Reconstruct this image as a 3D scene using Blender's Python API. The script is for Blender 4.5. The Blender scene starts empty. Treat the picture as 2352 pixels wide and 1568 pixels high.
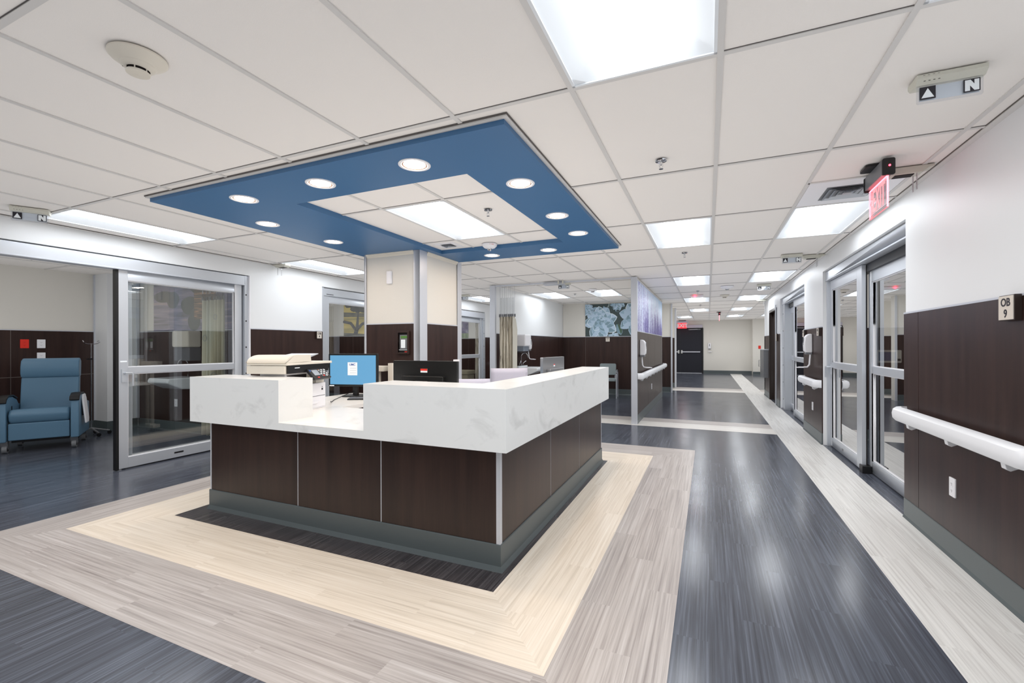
import bpy, bmesh, math, random
from mathutils import Matrix, Vector
PI = math.pi
sc = bpy.context.scene
C = sc.collection

# ---------------------------------------------------------------- camera, world, exposure
CAM_H = 1.31
cam_d = bpy.data.cameras.new('camera')
cam_d.sensor_width = 36.0
cam_d.lens = 1032.4 / 2352 * 36.0
cam_d.shift_y = (793.8 - 784) / 2352
cam_d.clip_start = 0.05
cam = bpy.data.objects.new('camera', cam_d); C.objects.link(cam)
cam.matrix_world = Matrix.Translation((0, 0, CAM_H)) @ Matrix.Rotation(0.4113, 4, 'Z') @ Matrix.Rotation(PI/2, 4, 'X') @ Matrix.Rotation(-0.0024, 4, 'Z')
sc.camera = cam
w = bpy.data.worlds.new('world'); sc.world = w; w.use_nodes = True
w.node_tree.nodes['Background'].inputs[0].default_value = (0.6, 0.62, 0.66, 1)
w.node_tree.nodes['Background'].inputs[1].default_value = 0.05
sc.cycles.use_fast_gi = True; sc.cycles.fast_gi_method = 'ADD'; w.light_settings.ao_factor = 0.37; w.light_settings.distance = 1.2
sc.view_settings.view_transform = 'Standard'
sc.view_settings.look = 'None'
sc.view_settings.gamma = 1
sc.view_settings.use_curve_mapping = False
sc.view_settings.exposure = 0.2
sc.cycles.use_denoising = True
sc.cycles.max_bounces = 9
sc.cycles.diffuse_bounces = 5
sc.cycles.glossy_bounces = 4
sc.cycles.transparent_max_bounces = 16
sc.cycles.sample_clamp_indirect = 6.0
TROFFER_W = 8.8      # emission of the troffer lenses
DOWN_W = 98.0         # emission of the warm downlights

# ---------------------------------------------------------------- materials
MATS = {}
def newmat(name):
    m = bpy.data.materials.new(name); m.use_nodes = True; MATS[name] = m
    return m, m.node_tree, m.node_tree.nodes['Principled BSDF']
def srgb(c):
    return tuple(((x/255)/12.92 if x/255 <= 0.04045 else ((x/255+0.055)/1.055)**2.4) for x in c)
def plain(name, col, rough=0.5, metal=0.0, spec=0.5, bump=0.0, bscale=200, var=0.0, coat=0.0):
    m, nt, b = newmat(name)
    col = srgb(col)
    b.inputs['Base Color'].default_value = (*col, 1)
    b.inputs['Roughness'].default_value = rough
    b.inputs['Metallic'].default_value = metal
    b.inputs['Specular IOR Level'].default_value = spec
    b.inputs['Coat Weight'].default_value = coat
    tc = nt.nodes.new('ShaderNodeTexCoord')
    n = nt.nodes.new('ShaderNodeTexNoise'); n.inputs['Scale'].default_value = bscale; n.inputs['Detail'].default_value = 4
    nt.links.new(tc.outputs['Object'], n.inputs['Vector'])
    if var:
        mx = nt.nodes.new('ShaderNodeMix'); mx.data_type = 'RGBA'
        mx.inputs[6].default_value = (*[c*(1-var) for c in col], 1); mx.inputs[7].default_value = (*[min(1, c*(1+var)) for c in col], 1)
        nt.links.new(n.outputs['Fac'], mx.inputs[0]); nt.links.new(mx.outputs[2], b.inputs['Base Color'])
    if bump:
        bp = nt.nodes.new('ShaderNodeBump'); bp.inputs['Strength'].default_value = bump; bp.inputs['Distance'].default_value = 0.002
        nt.links.new(n.outputs['Fac'], bp.inputs['Height']); nt.links.new(bp.outputs['Normal'], b.inputs['Normal'])
    return m
def emit(name, col, strength):
    m, nt, b = newmat(name)
    b.inputs['Base Color'].default_value = (0.03, 0.03, 0.03, 1)
    b.inputs['Emission Color'].default_value = (*col, 1)
    b.inputs['Emission Strength'].default_value = strength
    return m
def math_node(nt, op, a, b=None):
    n = nt.nodes.new('ShaderNodeMath'); n.operation = op
    for i, v in enumerate((a, b)):
        if v is None: continue
        if isinstance(v, (int, float)): n.inputs[i].default_value = v
        else: nt.links.new(v, n.inputs[i])
    return n.outputs[0]
def planks(name, dark, mid, light, along, rough, pw=0.152, pl=0.914, contrast=1.0, spec=0.5, bump=.05, var=.07):
    """wood look vinyl planks; along = 0 grain in X, 1 grain in Y"""
    m, nt, b = newmat(name)
    tc = nt.nodes.new('ShaderNodeTexCoord'); sp = nt.nodes.new('ShaderNodeSeparateXYZ')
    nt.links.new(tc.outputs['Object'], sp.inputs[0])
    A, X = sp.outputs[along], sp.outputs[1-along]
    v = math_node(nt, 'DIVIDE', X, pw); fv = math_node(nt, 'FLOOR', v)
    u = math_node(nt, 'ADD', math_node(nt, 'DIVIDE', A, pl), math_node(nt, 'MULTIPLY', fv, 0.37)); fu = math_node(nt, 'FLOOR', u)
    cid = nt.nodes.new('ShaderNodeCombineXYZ'); nt.links.new(fu, cid.inputs[0]); nt.links.new(fv, cid.inputs[1])
    wn = nt.nodes.new('ShaderNodeTexWhiteNoise'); wn.noise_dimensions = '2D'; nt.links.new(cid.outputs[0], wn.inputs['Vector'])
    co = nt.nodes.new('ShaderNodeCombineXYZ')
    nt.links.new(math_node(nt, 'MULTIPLY', A, 1.3), co.inputs[0]); nt.links.new(math_node(nt, 'MULTIPLY', X, 75), co.inputs[1])
    nt.links.new(math_node(nt, 'MULTIPLY', wn.outputs['Value'], 37.0), co.inputs[2])
    n = nt.nodes.new('ShaderNodeTexNoise'); n.inputs['Scale'].default_value = 1; n.inputs['Detail'].default_value = 5; n.inputs['Roughness'].default_value = 0.62
    nt.links.new(co.outputs[0], n.inputs['Vector'])
    f = math_node(nt, 'ADD', n.outputs['Fac'], math_node(nt, 'MULTIPLY', math_node(nt, 'SUBTRACT', wn.outputs['Value'], 0.5), var))
    r = nt.nodes.new('ShaderNodeValToRGB'); e = r.color_ramp.elements
    e[0].position = 0.5-0.19/contrast; e[0].color = (*srgb(dark), 1); e[1].position = 0.5+0.19/contrast; e[1].color = (*srgb(light), 1)
    k = e.new(0.5); k.color = (*srgb(mid), 1)
    nt.links.new(f, r.inputs[0]); nt.links.new(r.outputs[0], b.inputs['Base Color'])
    b.inputs['Specular IOR Level'].default_value = spec
    n2 = nt.nodes.new('ShaderNodeTexNoise'); n2.inputs['Scale'].default_value = 2.2; n2.inputs['Detail'].default_value = 2
    nt.links.new(tc.outputs['Object'], n2.inputs['Vector'])
    nt.links.new(math_node(nt, 'ADD', math_node(nt, 'MULTIPLY', n2.outputs['Fac'], 0.08), rough-0.04), b.inputs['Roughness'])
    bp = nt.nodes.new('ShaderNodeBump'); bp.inputs['Strength'].default_value = bump; bp.inputs['Distance'].default_value = 0.001
    nt.links.new(n.outputs['Fac'], bp.inputs['Height']); nt.links.new(bp.outputs['Normal'], b.inputs['Normal'])
    return m
def woodpanel(name, c1, c2, rough=0.35):
    m, nt, b = newmat(name)
    tc = nt.nodes.new('ShaderNodeTexCoord'); mp = nt.nodes.new('ShaderNodeMapping'); mp.inputs['Scale'].default_value = (14, 14, 0.8)
    nt.links.new(tc.outputs['Object'], mp.inputs[0])
    n = nt.nodes.new('ShaderNodeTexNoise'); n.inputs['Scale'].default_value = 1; n.inputs['Detail'].default_value = 6; n.inputs['Distortion'].default_value = 0.4
    nt.links.new(mp.outputs[0], n.inputs['Vector'])
    mp2 = nt.nodes.new('ShaderNodeMapping'); mp2.inputs['Scale'].default_value = (160, 160, 6)
    nt.links.new(tc.outputs['Object'], mp2.inputs[0])
    n2 = nt.nodes.new('ShaderNodeTexNoise'); n2.inputs['Scale'].default_value = 1; n2.inputs['Detail'].default_value = 3
    nt.links.new(mp2.outputs[0], n2.inputs['Vector'])
    f = math_node(nt, 'ADD', math_node(nt, 'MULTIPLY', n.outputs['Fac'], 0.7), math_node(nt, 'MULTIPLY', n2.outputs['Fac'], 0.3))
    r = nt.nodes.new('ShaderNodeValToRGB'); e = r.color_ramp.elements
    e[0].position = 0.35; e[0].color = (*srgb(c1), 1); e[1].position = 0.65; e[1].color = (*srgb(c2), 1)
    nt.links.new(f, r.inputs[0]); nt.links.new(r.outputs[0], b.inputs['Base Color'])
    b.inputs['Roughness'].default_value = rough
    return m
def marble(name, base, vein):
    m, nt, b = newmat(name)
    tc = nt.nodes.new('ShaderNodeTexCoord')
    n = nt.nodes.new('ShaderNodeTexNoise'); n.inputs['Scale'].default_value = 3.4; n.inputs['Detail'].default_value = 7; n.inputs['Distortion'].default_value = 0.7; n.inputs['Roughness'].default_value = 0.6
    mp = nt.nodes.new('ShaderNodeMapping'); mp.inputs['Rotation'].default_value = (0.3, 0.5, 0.4); mp.inputs['Scale'].default_value = (1, 1, 1.5)
    nt.links.new(tc.outputs['Object'], mp.inputs[0]); nt.links.new(mp.outputs[0], n.inputs['Vector'])
    r = nt.nodes.new('ShaderNodeValToRGB'); e = r.color_ramp.elements
    e[0].position = 0.0; e[0].color = (*srgb(vein), 1); e[1].position = 1.0; e[1].color = (*srgb(vein), 1)
    for p_, q_ in ((0.28, 0.92), (0.42, 1.0), (0.58, 1.0), (0.68, 0.88), (0.76, 0.80)):
        k = e.new(p_); k.color = (*[c*q_ for c in srgb(base)], 1)
    nt.links.new(n.outputs['Fac'], r.inputs[0]); nt.links.new(r.outputs[0], b.inputs['Base Color'])
    b.inputs['Roughness'].default_value = 0.22
    return m
def glassmat(name, tint, refl=1.0, rough=0.0):
    """thin pane: mirror reflection by Fresnel over straight transparency"""
    m = bpy.data.materials.new(name); m.use_nodes = True; MATS[name] = m; nt = m.node_tree; nt.nodes.clear()
    out = nt.nodes.new('ShaderNodeOutputMaterial'); mix = nt.nodes.new('ShaderNodeMixShader')
    tr = nt.nodes.new('ShaderNodeBsdfTransparent'); tr.inputs[0].default_value = (*tint, 1)
    gl = nt.nodes.new('ShaderNodeBsdfGlossy'); gl.inputs['Roughness'].default_value = rough
    fr = nt.nodes.new('ShaderNodeFresnel'); ge = nt.nodes.new('ShaderNodeNewGeometry')
    # a pane is a single sheet: give both of its sides the same air-to-glass Fresnel term
    nt.links.new(math_node(nt, 'ADD', math_node(nt, 'MULTIPLY', ge.outputs['Backfacing'], 1/1.52-1.52), 1.52), fr.inputs[0])
    nt.links.new(math_node(nt, 'MINIMUM', math_node(nt, 'MULTIPLY', fr.outputs[0], refl), 1.0), mix.inputs[0])
    nt.links.new(tr.outputs[0], mix.inputs[1]); nt.links.new(gl.outputs[0], mix.inputs[2]); nt.links.new(mix.outputs[0], out.inputs[0])
    return m
def rampmat(name, scale, stops, detail=5, dist=0.0, rough=0.5, rot=(0, 0, 0), nscale=1.0):
    m, nt, b = newmat(name)
    tc = nt.nodes.new('ShaderNodeTexCoord'); mp = nt.nodes.new('ShaderNodeMapping'); mp.inputs['Scale'].default_value = scale; mp.inputs['Rotation'].default_value = rot
    nt.links.new(tc.outputs['Object'], mp.inputs[0])
    n = nt.nodes.new('ShaderNodeTexNoise'); n.inputs['Scale'].default_value = nscale; n.inputs['Detail'].default_value = detail; n.inputs['Distortion'].default_value = dist
    nt.links.new(mp.outputs[0], n.inputs['Vector'])
    r = nt.nodes.new('ShaderNodeValToRGB'); e = r.color_ramp.elements
    e[0].position = stops[0][0]; e[0].color = (*srgb(stops[0][1]), 1); e[1].position = stops[-1][0]; e[1].color = (*srgb(stops[-1][1]), 1)
    for p, c in stops[1:-1]:
        k = e.new(p); k.color = (*srgb(c), 1)
    nt.links.new(n.outputs['Fac'], r.inputs[0]); nt.links.new(r.outputs[0], b.inputs['Base Color'])
    b.inputs['Roughness'].default_value = rough
    return m

plain('wall_paint', (222, 224, 226), 0.42, bump=0.05, var=0.01)
plain('cream_panel', (212, 209, 202), 0.4, var=0.012, bscale=60)
plain('ceiling_tile', (231, 227, 223), 0.85, bump=0.25, bscale=420, var=0.012)
plain('tee_bar', (206, 204, 202), 0.5)
plain('painted_shadow_line', (96, 92, 90), 0.8)  # solid dark strips beside ceiling bars and trims, shadow line put into the colour
woodpanel('wainscot', (38, 25, 23), (56, 39, 35), 0.36)
woodpanel('desk_wood', (38, 26, 23), (54, 38, 33), 0.36)
plain('panel_joint', (128, 120, 116), 0.4, 0.3)
plain('rubber_base', (82, 90, 92), 0.38, spec=0.6)
plain('aluminium', (208, 213, 220), 0.36, 0.55)
plain('corner_metal', (205, 209, 217), 0.38, 0.35)
plain('dark_metal', (40, 42, 46), 0.4, 0.3)
plain('chrome', (225, 228, 232), 0.12, 1.0)
plain('black_plastic', (22, 22, 24), 0.4)
plain('black_gloss', (26, 26, 26), 0.28)
plain('white_plastic', (228, 228, 232), 0.35)
plain('cream_plastic', (214, 208, 196), 0.4)
plain('offwhite_plastic', (200, 199, 188), 0.45)
plain('rail_white', (226, 228, 232), 0.32)
plain('blue_paint', (60, 104, 146), 0.42, bump=0.05)
plain('grey_plastic', (110, 112, 116), 0.4)
plain('red_plastic', (214, 52, 40), 0.4)
plain('slot_dark', (20, 12, 12), 0.7)
plain('print_dark', (38, 36, 44), 0.6)
plain('print_red', (206, 60, 54), 0.6)
plain('print_blue', (60, 92, 160), 0.6)
plain('print_grey', (150, 158, 168), 0.6)
plain('paper', (236, 242, 246), 0.6)
plain('sign_face', (204, 196, 186), 0.5)
plain('vinyl_blue', (84, 116, 140), 0.34, bump=0.25, bscale=90)
plain('mesh_lilac', (190, 187, 200), 0.6, bump=0.3, bscale=900)
plain('fabric_grey', (128, 138, 140), 0.8, bump=0.4, bscale=500)
plain('porcelain', (226, 230, 234), 0.12)
plain('brown_frame', (44, 34, 30), 0.4)
plain('door_dark', (30, 31, 40), 0.5, var=0.05)
plain('tan_vinyl', (160, 152, 130), 0.5)
plain('gap_black', (10, 10, 12), 0.8)
plain('steel_panel', (150, 152, 156), 0.3, 0.7)
plain('copper', (176, 110, 70), 0.4, 0.6)
plain('peach_card', (226, 176, 146), 0.6)
marble('marble', (226, 228, 228), (178, 180, 184))
marble('marble_desk', (232, 228, 222), (196, 190, 186))
DK = ((46, 48, 55), (70, 74, 84), (101, 107, 120))
planks('floor_dark', *DK, 1, 0.20, contrast=0.75, bump=.02, var=.05, spec=.4)
planks('floor_dark_near', (40, 36, 38), (62, 58, 60), (94, 90, 92), 1, 0.28)
planks('floor_grey_x', (134, 126, 123), (174, 167, 163), (198, 193, 190), 0, 0.33, contrast=.75)
planks('floor_grey_y', (134, 126, 123), (174, 167, 163), (198, 193, 190), 1, 0.33, contrast=.75)
planks('floor_cream_x', (200, 187, 170), (224, 212, 196), (235, 226, 213), 0, 0.33, contrast=.8, var=.04)
planks('floor_cream_y', (200, 187, 170), (224, 212, 196), (235, 226, 213), 1, 0.33, contrast=.8, var=.04)
planks('floor_white_y', (190, 187, 184), (213, 212, 209), (226, 225, 222), 1, 0.33)
planks('floor_white_x', (190, 187, 184), (216, 212, 206), (228, 225, 220), 0, 0.33)
emit('troffer_lens', (0.93, 0.965, 1.0), TROFFER_W)
emit('downlight_lens', (1.0, 0.80, 0.62), DOWN_W)
emit('screen_blue', (0.12, 0.42, 0.72), 0.75)
emit('led_red', (1.0, 0.03, 0.05), 12.0)
emit('exit_red', (1.0, 0.04, 0.06), 1.1)
emit('exit_pink', (1.0, 0.28, 0.32), .8)
emit('exit_letter', (1.0, 0.30, 0.33), 1.2)
emit('exit_edge', (1.0, 0.16, 0.20), 4.5)
emit('lcd_green', (0.12, 0.42, 0.02), 0.35)
emit('monitor_dim', (0.05, 0.12, 0.3), 0.3)
plain('troffer_white', (222, 226, 230), 0.5)
glassmat('pane_glass', (0.88, 0.91, 0.91), 3.4)
glassmat('clear_plastic', (0.93, 0.94, 0.96), 1.6, 0.05)
glassmat('exit_acrylic', (0.98, 0.86, 0.88), 1.3, 0.02)
m = glassmat('mesh_net', (0.80, 0.81, 0.82), 0.5, 0.5)

# ---------------------------------------------------------------- mesh builder
class MB:
    def __init__(s, M=None): s.v = []; s.f = []; s.m = []; s.sm = []; s.names = []; s.M = M or Matrix.Identity(4)
    def mi(s, n):
        if n not in s.names: s.names.append(n)
        return s.names.index(n)
    def add(s, vs, fs, mat, smooth=False):
        b = len(s.v); s.v += [tuple(s.M @ Vector(p)) for p in vs]; k = s.mi(mat)
        for f in fs: s.f.append([b+i for i in f]); s.m.append(k); s.sm.append(smooth)
        return s
    def box(s, x0, x1, y0, y1, z0, z1, mat):
        x0, x1 = sorted((x0, x1)); y0, y1 = sorted((y0, y1)); z0, z1 = sorted((z0, z1))
        v = [(x, y, z) for z in (z0, z1) for y in (y0, y1) for x in (x0, x1)]
        return s.add(v, [(0, 2, 3, 1), (4, 5, 7, 6), (0, 1, 5, 4), (2, 6, 7, 3), (0, 4, 6, 2), (1, 3, 7, 5)], mat)
    def rbox(s, x0, x1, y0, y1, z0, z1, r, mat, seg=3, axis='z'):
        """box with rounded edges along one axis"""
        return s.prism(rrect(x0, x1, y0, y1, r, seg), z0, z1, mat, axis)
    def prism(s, pts, a, b, mat, axis='z', smooth=False):
        n = len(pts)
        def P(p, t): return {'z': (p[0], p[1], t), 'y': (p[0], t, p[1]), 'x': (t, p[0], p[1])}[axis]
        v = [P(p, a) for p in pts] + [P(p, b) for p in pts]
        area = sum(pts[i][0]*pts[(i+1) % n][1]-pts[(i+1) % n][0]*pts[i][1] for i in range(n))
        flip = (area < 0) ^ (axis == 'y') ^ (b < a)
        fs = [list(range(n-1, -1, -1)), list(range(n, 2*n))] + [[i, (i+1) % n, n+(i+1) % n, n+i] for i in range(n)]
        if flip: fs = [f[::-1] for f in fs]
        return s.add(v, fs, mat, smooth)
    def quad(s, pts, mat): return s.add(pts, [list(range(len(pts)))], mat)
    def cyl(s, p0, p1, r0, r1=None, mat='', n=16, cap=True, smooth=True):
        r1 = r0 if r1 is None else r1
        p0, p1 = Vector(p0), Vector(p1); d = (p1-p0).normalized()
        a = d.orthogonal().normalized(); b = d.cross(a)
        v = []
        for p, r in ((p0, r0), (p1, r1)):
            for i in range(n):
                t = 2*PI*i/n; v.append(p + a*r*math.cos(t) + b*r*math.sin(t))
        s.add(v, [[i, (i+1) % n, n+(i+1) % n, n+i] for i in range(n)], mat, smooth)
        if cap: s.add(v[:n], [list(range(n-1, -1, -1))], mat); s.add(v[n:], [list(range(n))], mat)
        return s
    def lathe(s, prof, c, mat, n=32, axis='z', smooth=True, sx=1, sy=1):
        v = []
        for r, z in prof:
            for i in range(n):
                t = 2*PI*i/n; x, y = r*math.cos(t)*sx, r*math.sin(t)*sy
                v.append({'z': (c[0]+x, c[1]+y, c[2]+z), 'x': (c[0]+z, c[1]+x, c[2]+y), 'y': (c[0]+x, c[1]+z, c[2]+y)}[axis])
        fs = [[j*n+i, j*n+(i+1) % n, (j+1)*n+(i+1) % n, (j+1)*n+i] for j in range(len(prof)-1) for i in range(n)]
        return s.add(v, fs, mat, smooth)
    def tube(s, path, r, mat, n=8, closed=False):
        P = [Vector(p) for p in path]; rings = []; up = None
        for i, p in enumerate(P):
            if closed: d = P[(i+1) % len(P)]-P[i-1]
            else: d = P[min(i+1, len(P)-1)]-P[max(i-1, 0)]
            d.normalize()
            if up is None: up = d.orthogonal().normalized()
            else: up = (up - d*up.dot(d)).normalized()
            b = d.cross(up); rr = r[i] if isinstance(r, (list, tuple)) else r
            rings += [p + up*rr*math.cos(2*PI*k/n) + b*rr*math.sin(2*PI*k/n) for k in range(n)]
        L = len(P); fs = []
        for j in range(L if closed else L-1):
            j2 = (j+1) % L
            fs += [[j*n+i, j*n+(i+1) % n, j2*n+(i+1) % n, j2*n+i] for i in range(n)]
        if not closed: fs += [list(range(n-1, -1, -1)), [(L-1)*n+i for i in range(n)]]
        return s.add(rings, fs, mat, True)
    def sphere(s, c, r, mat, n=16, sz=1.0):
        prof = [(max(1e-4, r*math.sin(PI*j/8)), -r*sz*math.cos(PI*j/8)) for j in range(9)]
        return s.lathe(prof, c, mat, n)
    def build(s, name, parent=None, bevel=0.0, seg=2, subsurf=0, loc=None):
        me = bpy.data.meshes.new(name); me.from_pydata([tuple(p) for p in s.v], [], s.f); me.update()
        for n in s.names: me.materials.append(MATS[n])
        me.polygons.foreach_set('material_index', s.m); me.polygons.foreach_set('use_smooth', s.sm)
        bm = bmesh.new(); bm.from_mesh(me); bmesh.ops.remove_doubles(bm, verts=bm.verts, dist=1e-5)
        bm.to_mesh(me); bm.free()
        o = bpy.data.objects.new(name, me); C.objects.link(o)
        if any(s.sm):
            try: me.set_sharp_from_angle(angle=math.radians(38))
            except Exception: pass
        if bevel:
            md = o.modifiers.new('bevel', 'BEVEL'); md.width = bevel; md.segments = seg; md.limit_method = 'ANGLE'; md.angle_limit = math.radians(40)
            me.polygons.foreach_set('use_smooth', [True]*len(me.polygons)); md.harden_normals = True
        if subsurf:
            md = o.modifiers.new('sub', 'SUBSURF'); md.levels = subsurf; md.render_levels = subsurf
            me.polygons.foreach_set('use_smooth', [True]*len(me.polygons))
        if parent is not None: o.parent = parent
        if loc is not None: o.location = loc
        return o
def rrect(x0, x1, y0, y1, r, seg=4):
    p = []
    for cx, cy, a in ((x1-r, y0+r, -PI/2), (x1-r, y1-r, 0), (x0+r, y1-r, PI/2), (x0+r, y0+r, PI)):
        for k in range(seg+1):
            t = a + PI/2*k/seg; p.append((cx+r*math.cos(t), cy+r*math.sin(t)))
    return p
def text_into(mb, txt, size, M, mat, ext=0.0006, bold=0.0):
    cu = bpy.data.curves.new('t', 'FONT'); cu.body = txt; cu.size = size; cu.extrude = ext; cu.offset = bold
    cu.align_x = 'CENTER'; cu.align_y = 'CENTER'; cu.resolution_u = 4
    o = bpy.data.objects.new('t', cu); C.objects.link(o)
    bpy.context.view_layer.update()
    me = bpy.data.meshes.new_from_object(o)
    vs = [M @ v.co for v in me.vertices]; fs = [list(p.vertices) for p in me.polygons]
    mb.add(vs, fs, mat)
    bpy.data.objects.remove(o); bpy.data.meshes.remove(me); bpy.data.curves.remove(cu)
    return mb
def thing(name, label, cat, loc=(0, 0, 0), rz=0.0, group=None):
    o = bpy.data.objects.new(name, None); C.objects.link(o); o.empty_display_size = 0.1
    o.location = loc; o.rotation_euler = (0, 0, rz); o['label'] = label; o['category'] = cat
    if group: o['group'] = group
    return o
def tag(o, label, cat, group=None):
    o['label'] = label; o['category'] = cat
    if group: o['group'] = group
    return o
def struct(o): o['kind'] = 'structure'; return o
def sempty(name, loc=(0, 0, 0)):
    o = bpy.data.objects.new(name, None); C.objects.link(o); o.location = loc; return struct(o)
def dup(root, loc, rz=None, label=None, group=None):
    def cp(o, par):
        c = o.copy(); C.objects.link(c)
        if par is not None: c.parent = par
        for ch in kids.get(o.name, []): cp(ch, c)
        return c
    kids = {}
    for o in list(C.objects):
        if o.parent: kids.setdefault(o.parent.name, []).append(o)
    r = cp(root, None); r.location = loc
    if rz is not None: r.rotation_euler = (0, 0, rz)
    if label: r['label'] = label
    if group: r['group'] = group
    return r
CEIL = 2.459
WZ = 1.555

# ---------------------------------------------------------------- floor
def ring(mb, o, i, mx, my, z):
    ox0, ox1, oy0, oy1 = o; ix0, ix1, iy0, iy1 = i
    mb.quad([(ox0, oy0, z), (ox1, oy0, z), (ix1, iy0, z), (ix0, iy0, z)], mx)
    mb.quad([(ix0, iy1, z), (ix1, iy1, z), (ox1, oy1, z), (ox0, oy1, z)], mx)
    mb.quad([(ox0, oy1, z), (ox0, oy0, z), (ix0, iy0, z), (ix0, iy1, z)], my)
    mb.quad([(ix1, iy1, z), (ix1, iy0, z), (ox1, oy0, z), (ox1, oy1, z)], my)
def rect(mb, x0, x1, y0, y1, z, mat): mb.quad([(x0, y0, z), (x1, y0, z), (x1, y1, z), (x0, y1, z)], mat)
f = MB(); f.box(-10, 7, -4, 23.5, -0.1, 0, 'floor_dark')
Z1 = 0.0008
ring(f, (-4.62, -0.15, 1.22, 6.05), (-4.24, -0.60, 1.68, 5.56), 'floor_grey_x', 'floor_grey_y', Z1)
ring(f, (-4.24, -0.60, 1.68, 5.56), (-3.80, -1.05, 2.15, 5.12), 'floor_cream_x', 'floor_cream_y', Z1)
rect(f, -3.80, -1.05, 2.15, 5.12, Z1, 'floor_dark_near')
rect(f, 0.92, 1.375, -3.9, 22.8, Z1, 'floor_white_y')
rect(f, -5.64, 0.92, 7.58, 8.06, Z1, 'floor_white_x'); rect(f, -5.64, 0.92, 8.06, 8.46, Z1, 'floor_grey_x')
for x0, x1 in ((-5, 0.92), (1.375, 6.0)):
    rect(f, x0, x1, 13.85, 14.45, Z1, 'floor_white_x'); rect(f, x0, x1, 14.45, 15.0, Z1, 'floor_grey_x')
struct(f.build('floor'))

# ---------------------------------------------------------------- ceiling with its grid of 2 x 4 foot tiles
GX0, GY0, TX, TY = -0.562, 1.961, 0.6096, 1.2192
def gx(g): return GX0 + TX*g
def gy(j): return GY0 + TY*j
LIGHTS = [(0, -1), (0, 2), (0, 5), (0, 8), (0, 11), (-1, 14), (2, 2), (2, 5), (2, 8), (2, 11), (2, 14), (4, 14),
          (-8, 0), (-8, 2), (-8, 4), (-8, 6), (-5, 6), (-3, 6), (2, -1), (-8, -2), (0, -3), (-4, -2), (8, 13)]  # entries without their own label are unseen troffers added as fill light
DIFFS = [(2, 1), (-2, 7)]      # half-tile air diffusers at the far half of the cell
SOF = (-3.92, -0.935, 2.05, 5.2)
c = MB(); gr = MB()
X0, X1, Y0, Y1 = -5.66, 6.0, -3.9, 22.95
def inwall(x, y): return x > 1.40 and y < 13.4
def intile(x0, x1, y0, y1):
    # subtract the soffit rectangle
    sx0, sx1, sy0, sy1 = SOF
    if x1 <= sx0 or x0 >= sx1 or y1 <= sy0 or y0 >= sy1: return [(x0, x1, y0, y1)]
    out = []
    if x0 < sx0: out.append((x0, sx0, y0, y1))
    if x1 > sx1: out.append((sx1, x1, y0, y1))
    a, b_ = max(x0, sx0), min(x1, sx1)
    if y0 < sy0: out.append((a, b_, y0, sy0))
    if y1 > sy1: out.append((a, b_, sy1, y1))
    return out
for g in range(-9, 11):
    for j in range(-5, 18):
        x0, x1, y0, y1 = max(gx(g), X0), min(gx(g+1), X1), max(gy(j), Y0), min(gy(j+1), Y1)
        if x1 <= x0 or y1 <= y0 or (g, j) in LIGHTS: continue
        if y0 < 13.4 and x0 < 1.41 < x1: x1 = 1.41
        elif y0 < 12.2 and x0 > 1.40: continue
        if (g, j) in DIFFS: y1 = y1 - TY/2
        for a in intile(x0, x1, y0, y1): c.box(*a, CEIL+0.006, CEIL+0.02, 'ceiling_tile')
BW = 0.012
for g in range(-9, 11):
    x = gx(g)
    if not X0 < x < X1: continue
    for (a, b_) in ([(Y0, SOF[2]), (SOF[3], Y1)] if SOF[0] < x < SOF[1] else [(Y0, Y1)]):
        if x > 1.4: a = 13.0
        gr.box(x-BW, x+BW, a, b_, CEIL, CEIL+0.012, 'tee_bar')
for j in range(-5, 18):
    y = gy(j)
    if not Y0 < y < Y1: continue
    xe = 1.41 if y < 13.4 else X1
    for (a, b_) in ([(X0, SOF[0]), (SOF[1], xe)] if SOF[2] < y < SOF[3] else [(X0, xe)]):
        gr.box(a, b_, y-BW, y+BW, CEIL+0.0005, CEIL+0.012, 'tee_bar')
        gr.box(a, b_, y-BW-0.003, y-BW, CEIL+0.004, CEIL+0.0125, 'painted_shadow_line')
for g, j in DIFFS: gr.box(gx(g), gx(g+1), gy(j)+TY/2-BW, gy(j)+TY/2+BW, CEIL, CEIL+0.01, 'tee_bar')
co = struct(c.build('ceiling'))
go = gr.build('ceiling_grid', co)
# wall angle trims along the right wall and the left wall
t = MB(); t.box(1.345, 1.39, -3.9, 13.6, CEIL-0.004, CEIL+0.005, 'tee_bar'); t.box(1.341, 1.345, -3.9, 13.6, CEIL+0.001, CEIL+0.006, 'painted_shadow_line'); t.build('wall_angle', co)
t = MB(); t.box(-5.66, -5.62, -3.9, 12.8, CEIL-0.004, CEIL+0.005, 'tee_bar'); t.box(-5.62, -5.617, -3.9, 12.8, CEIL-0.001, CEIL+0.006, 'painted_shadow_line'); t.build('wall_angle', co)

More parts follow.
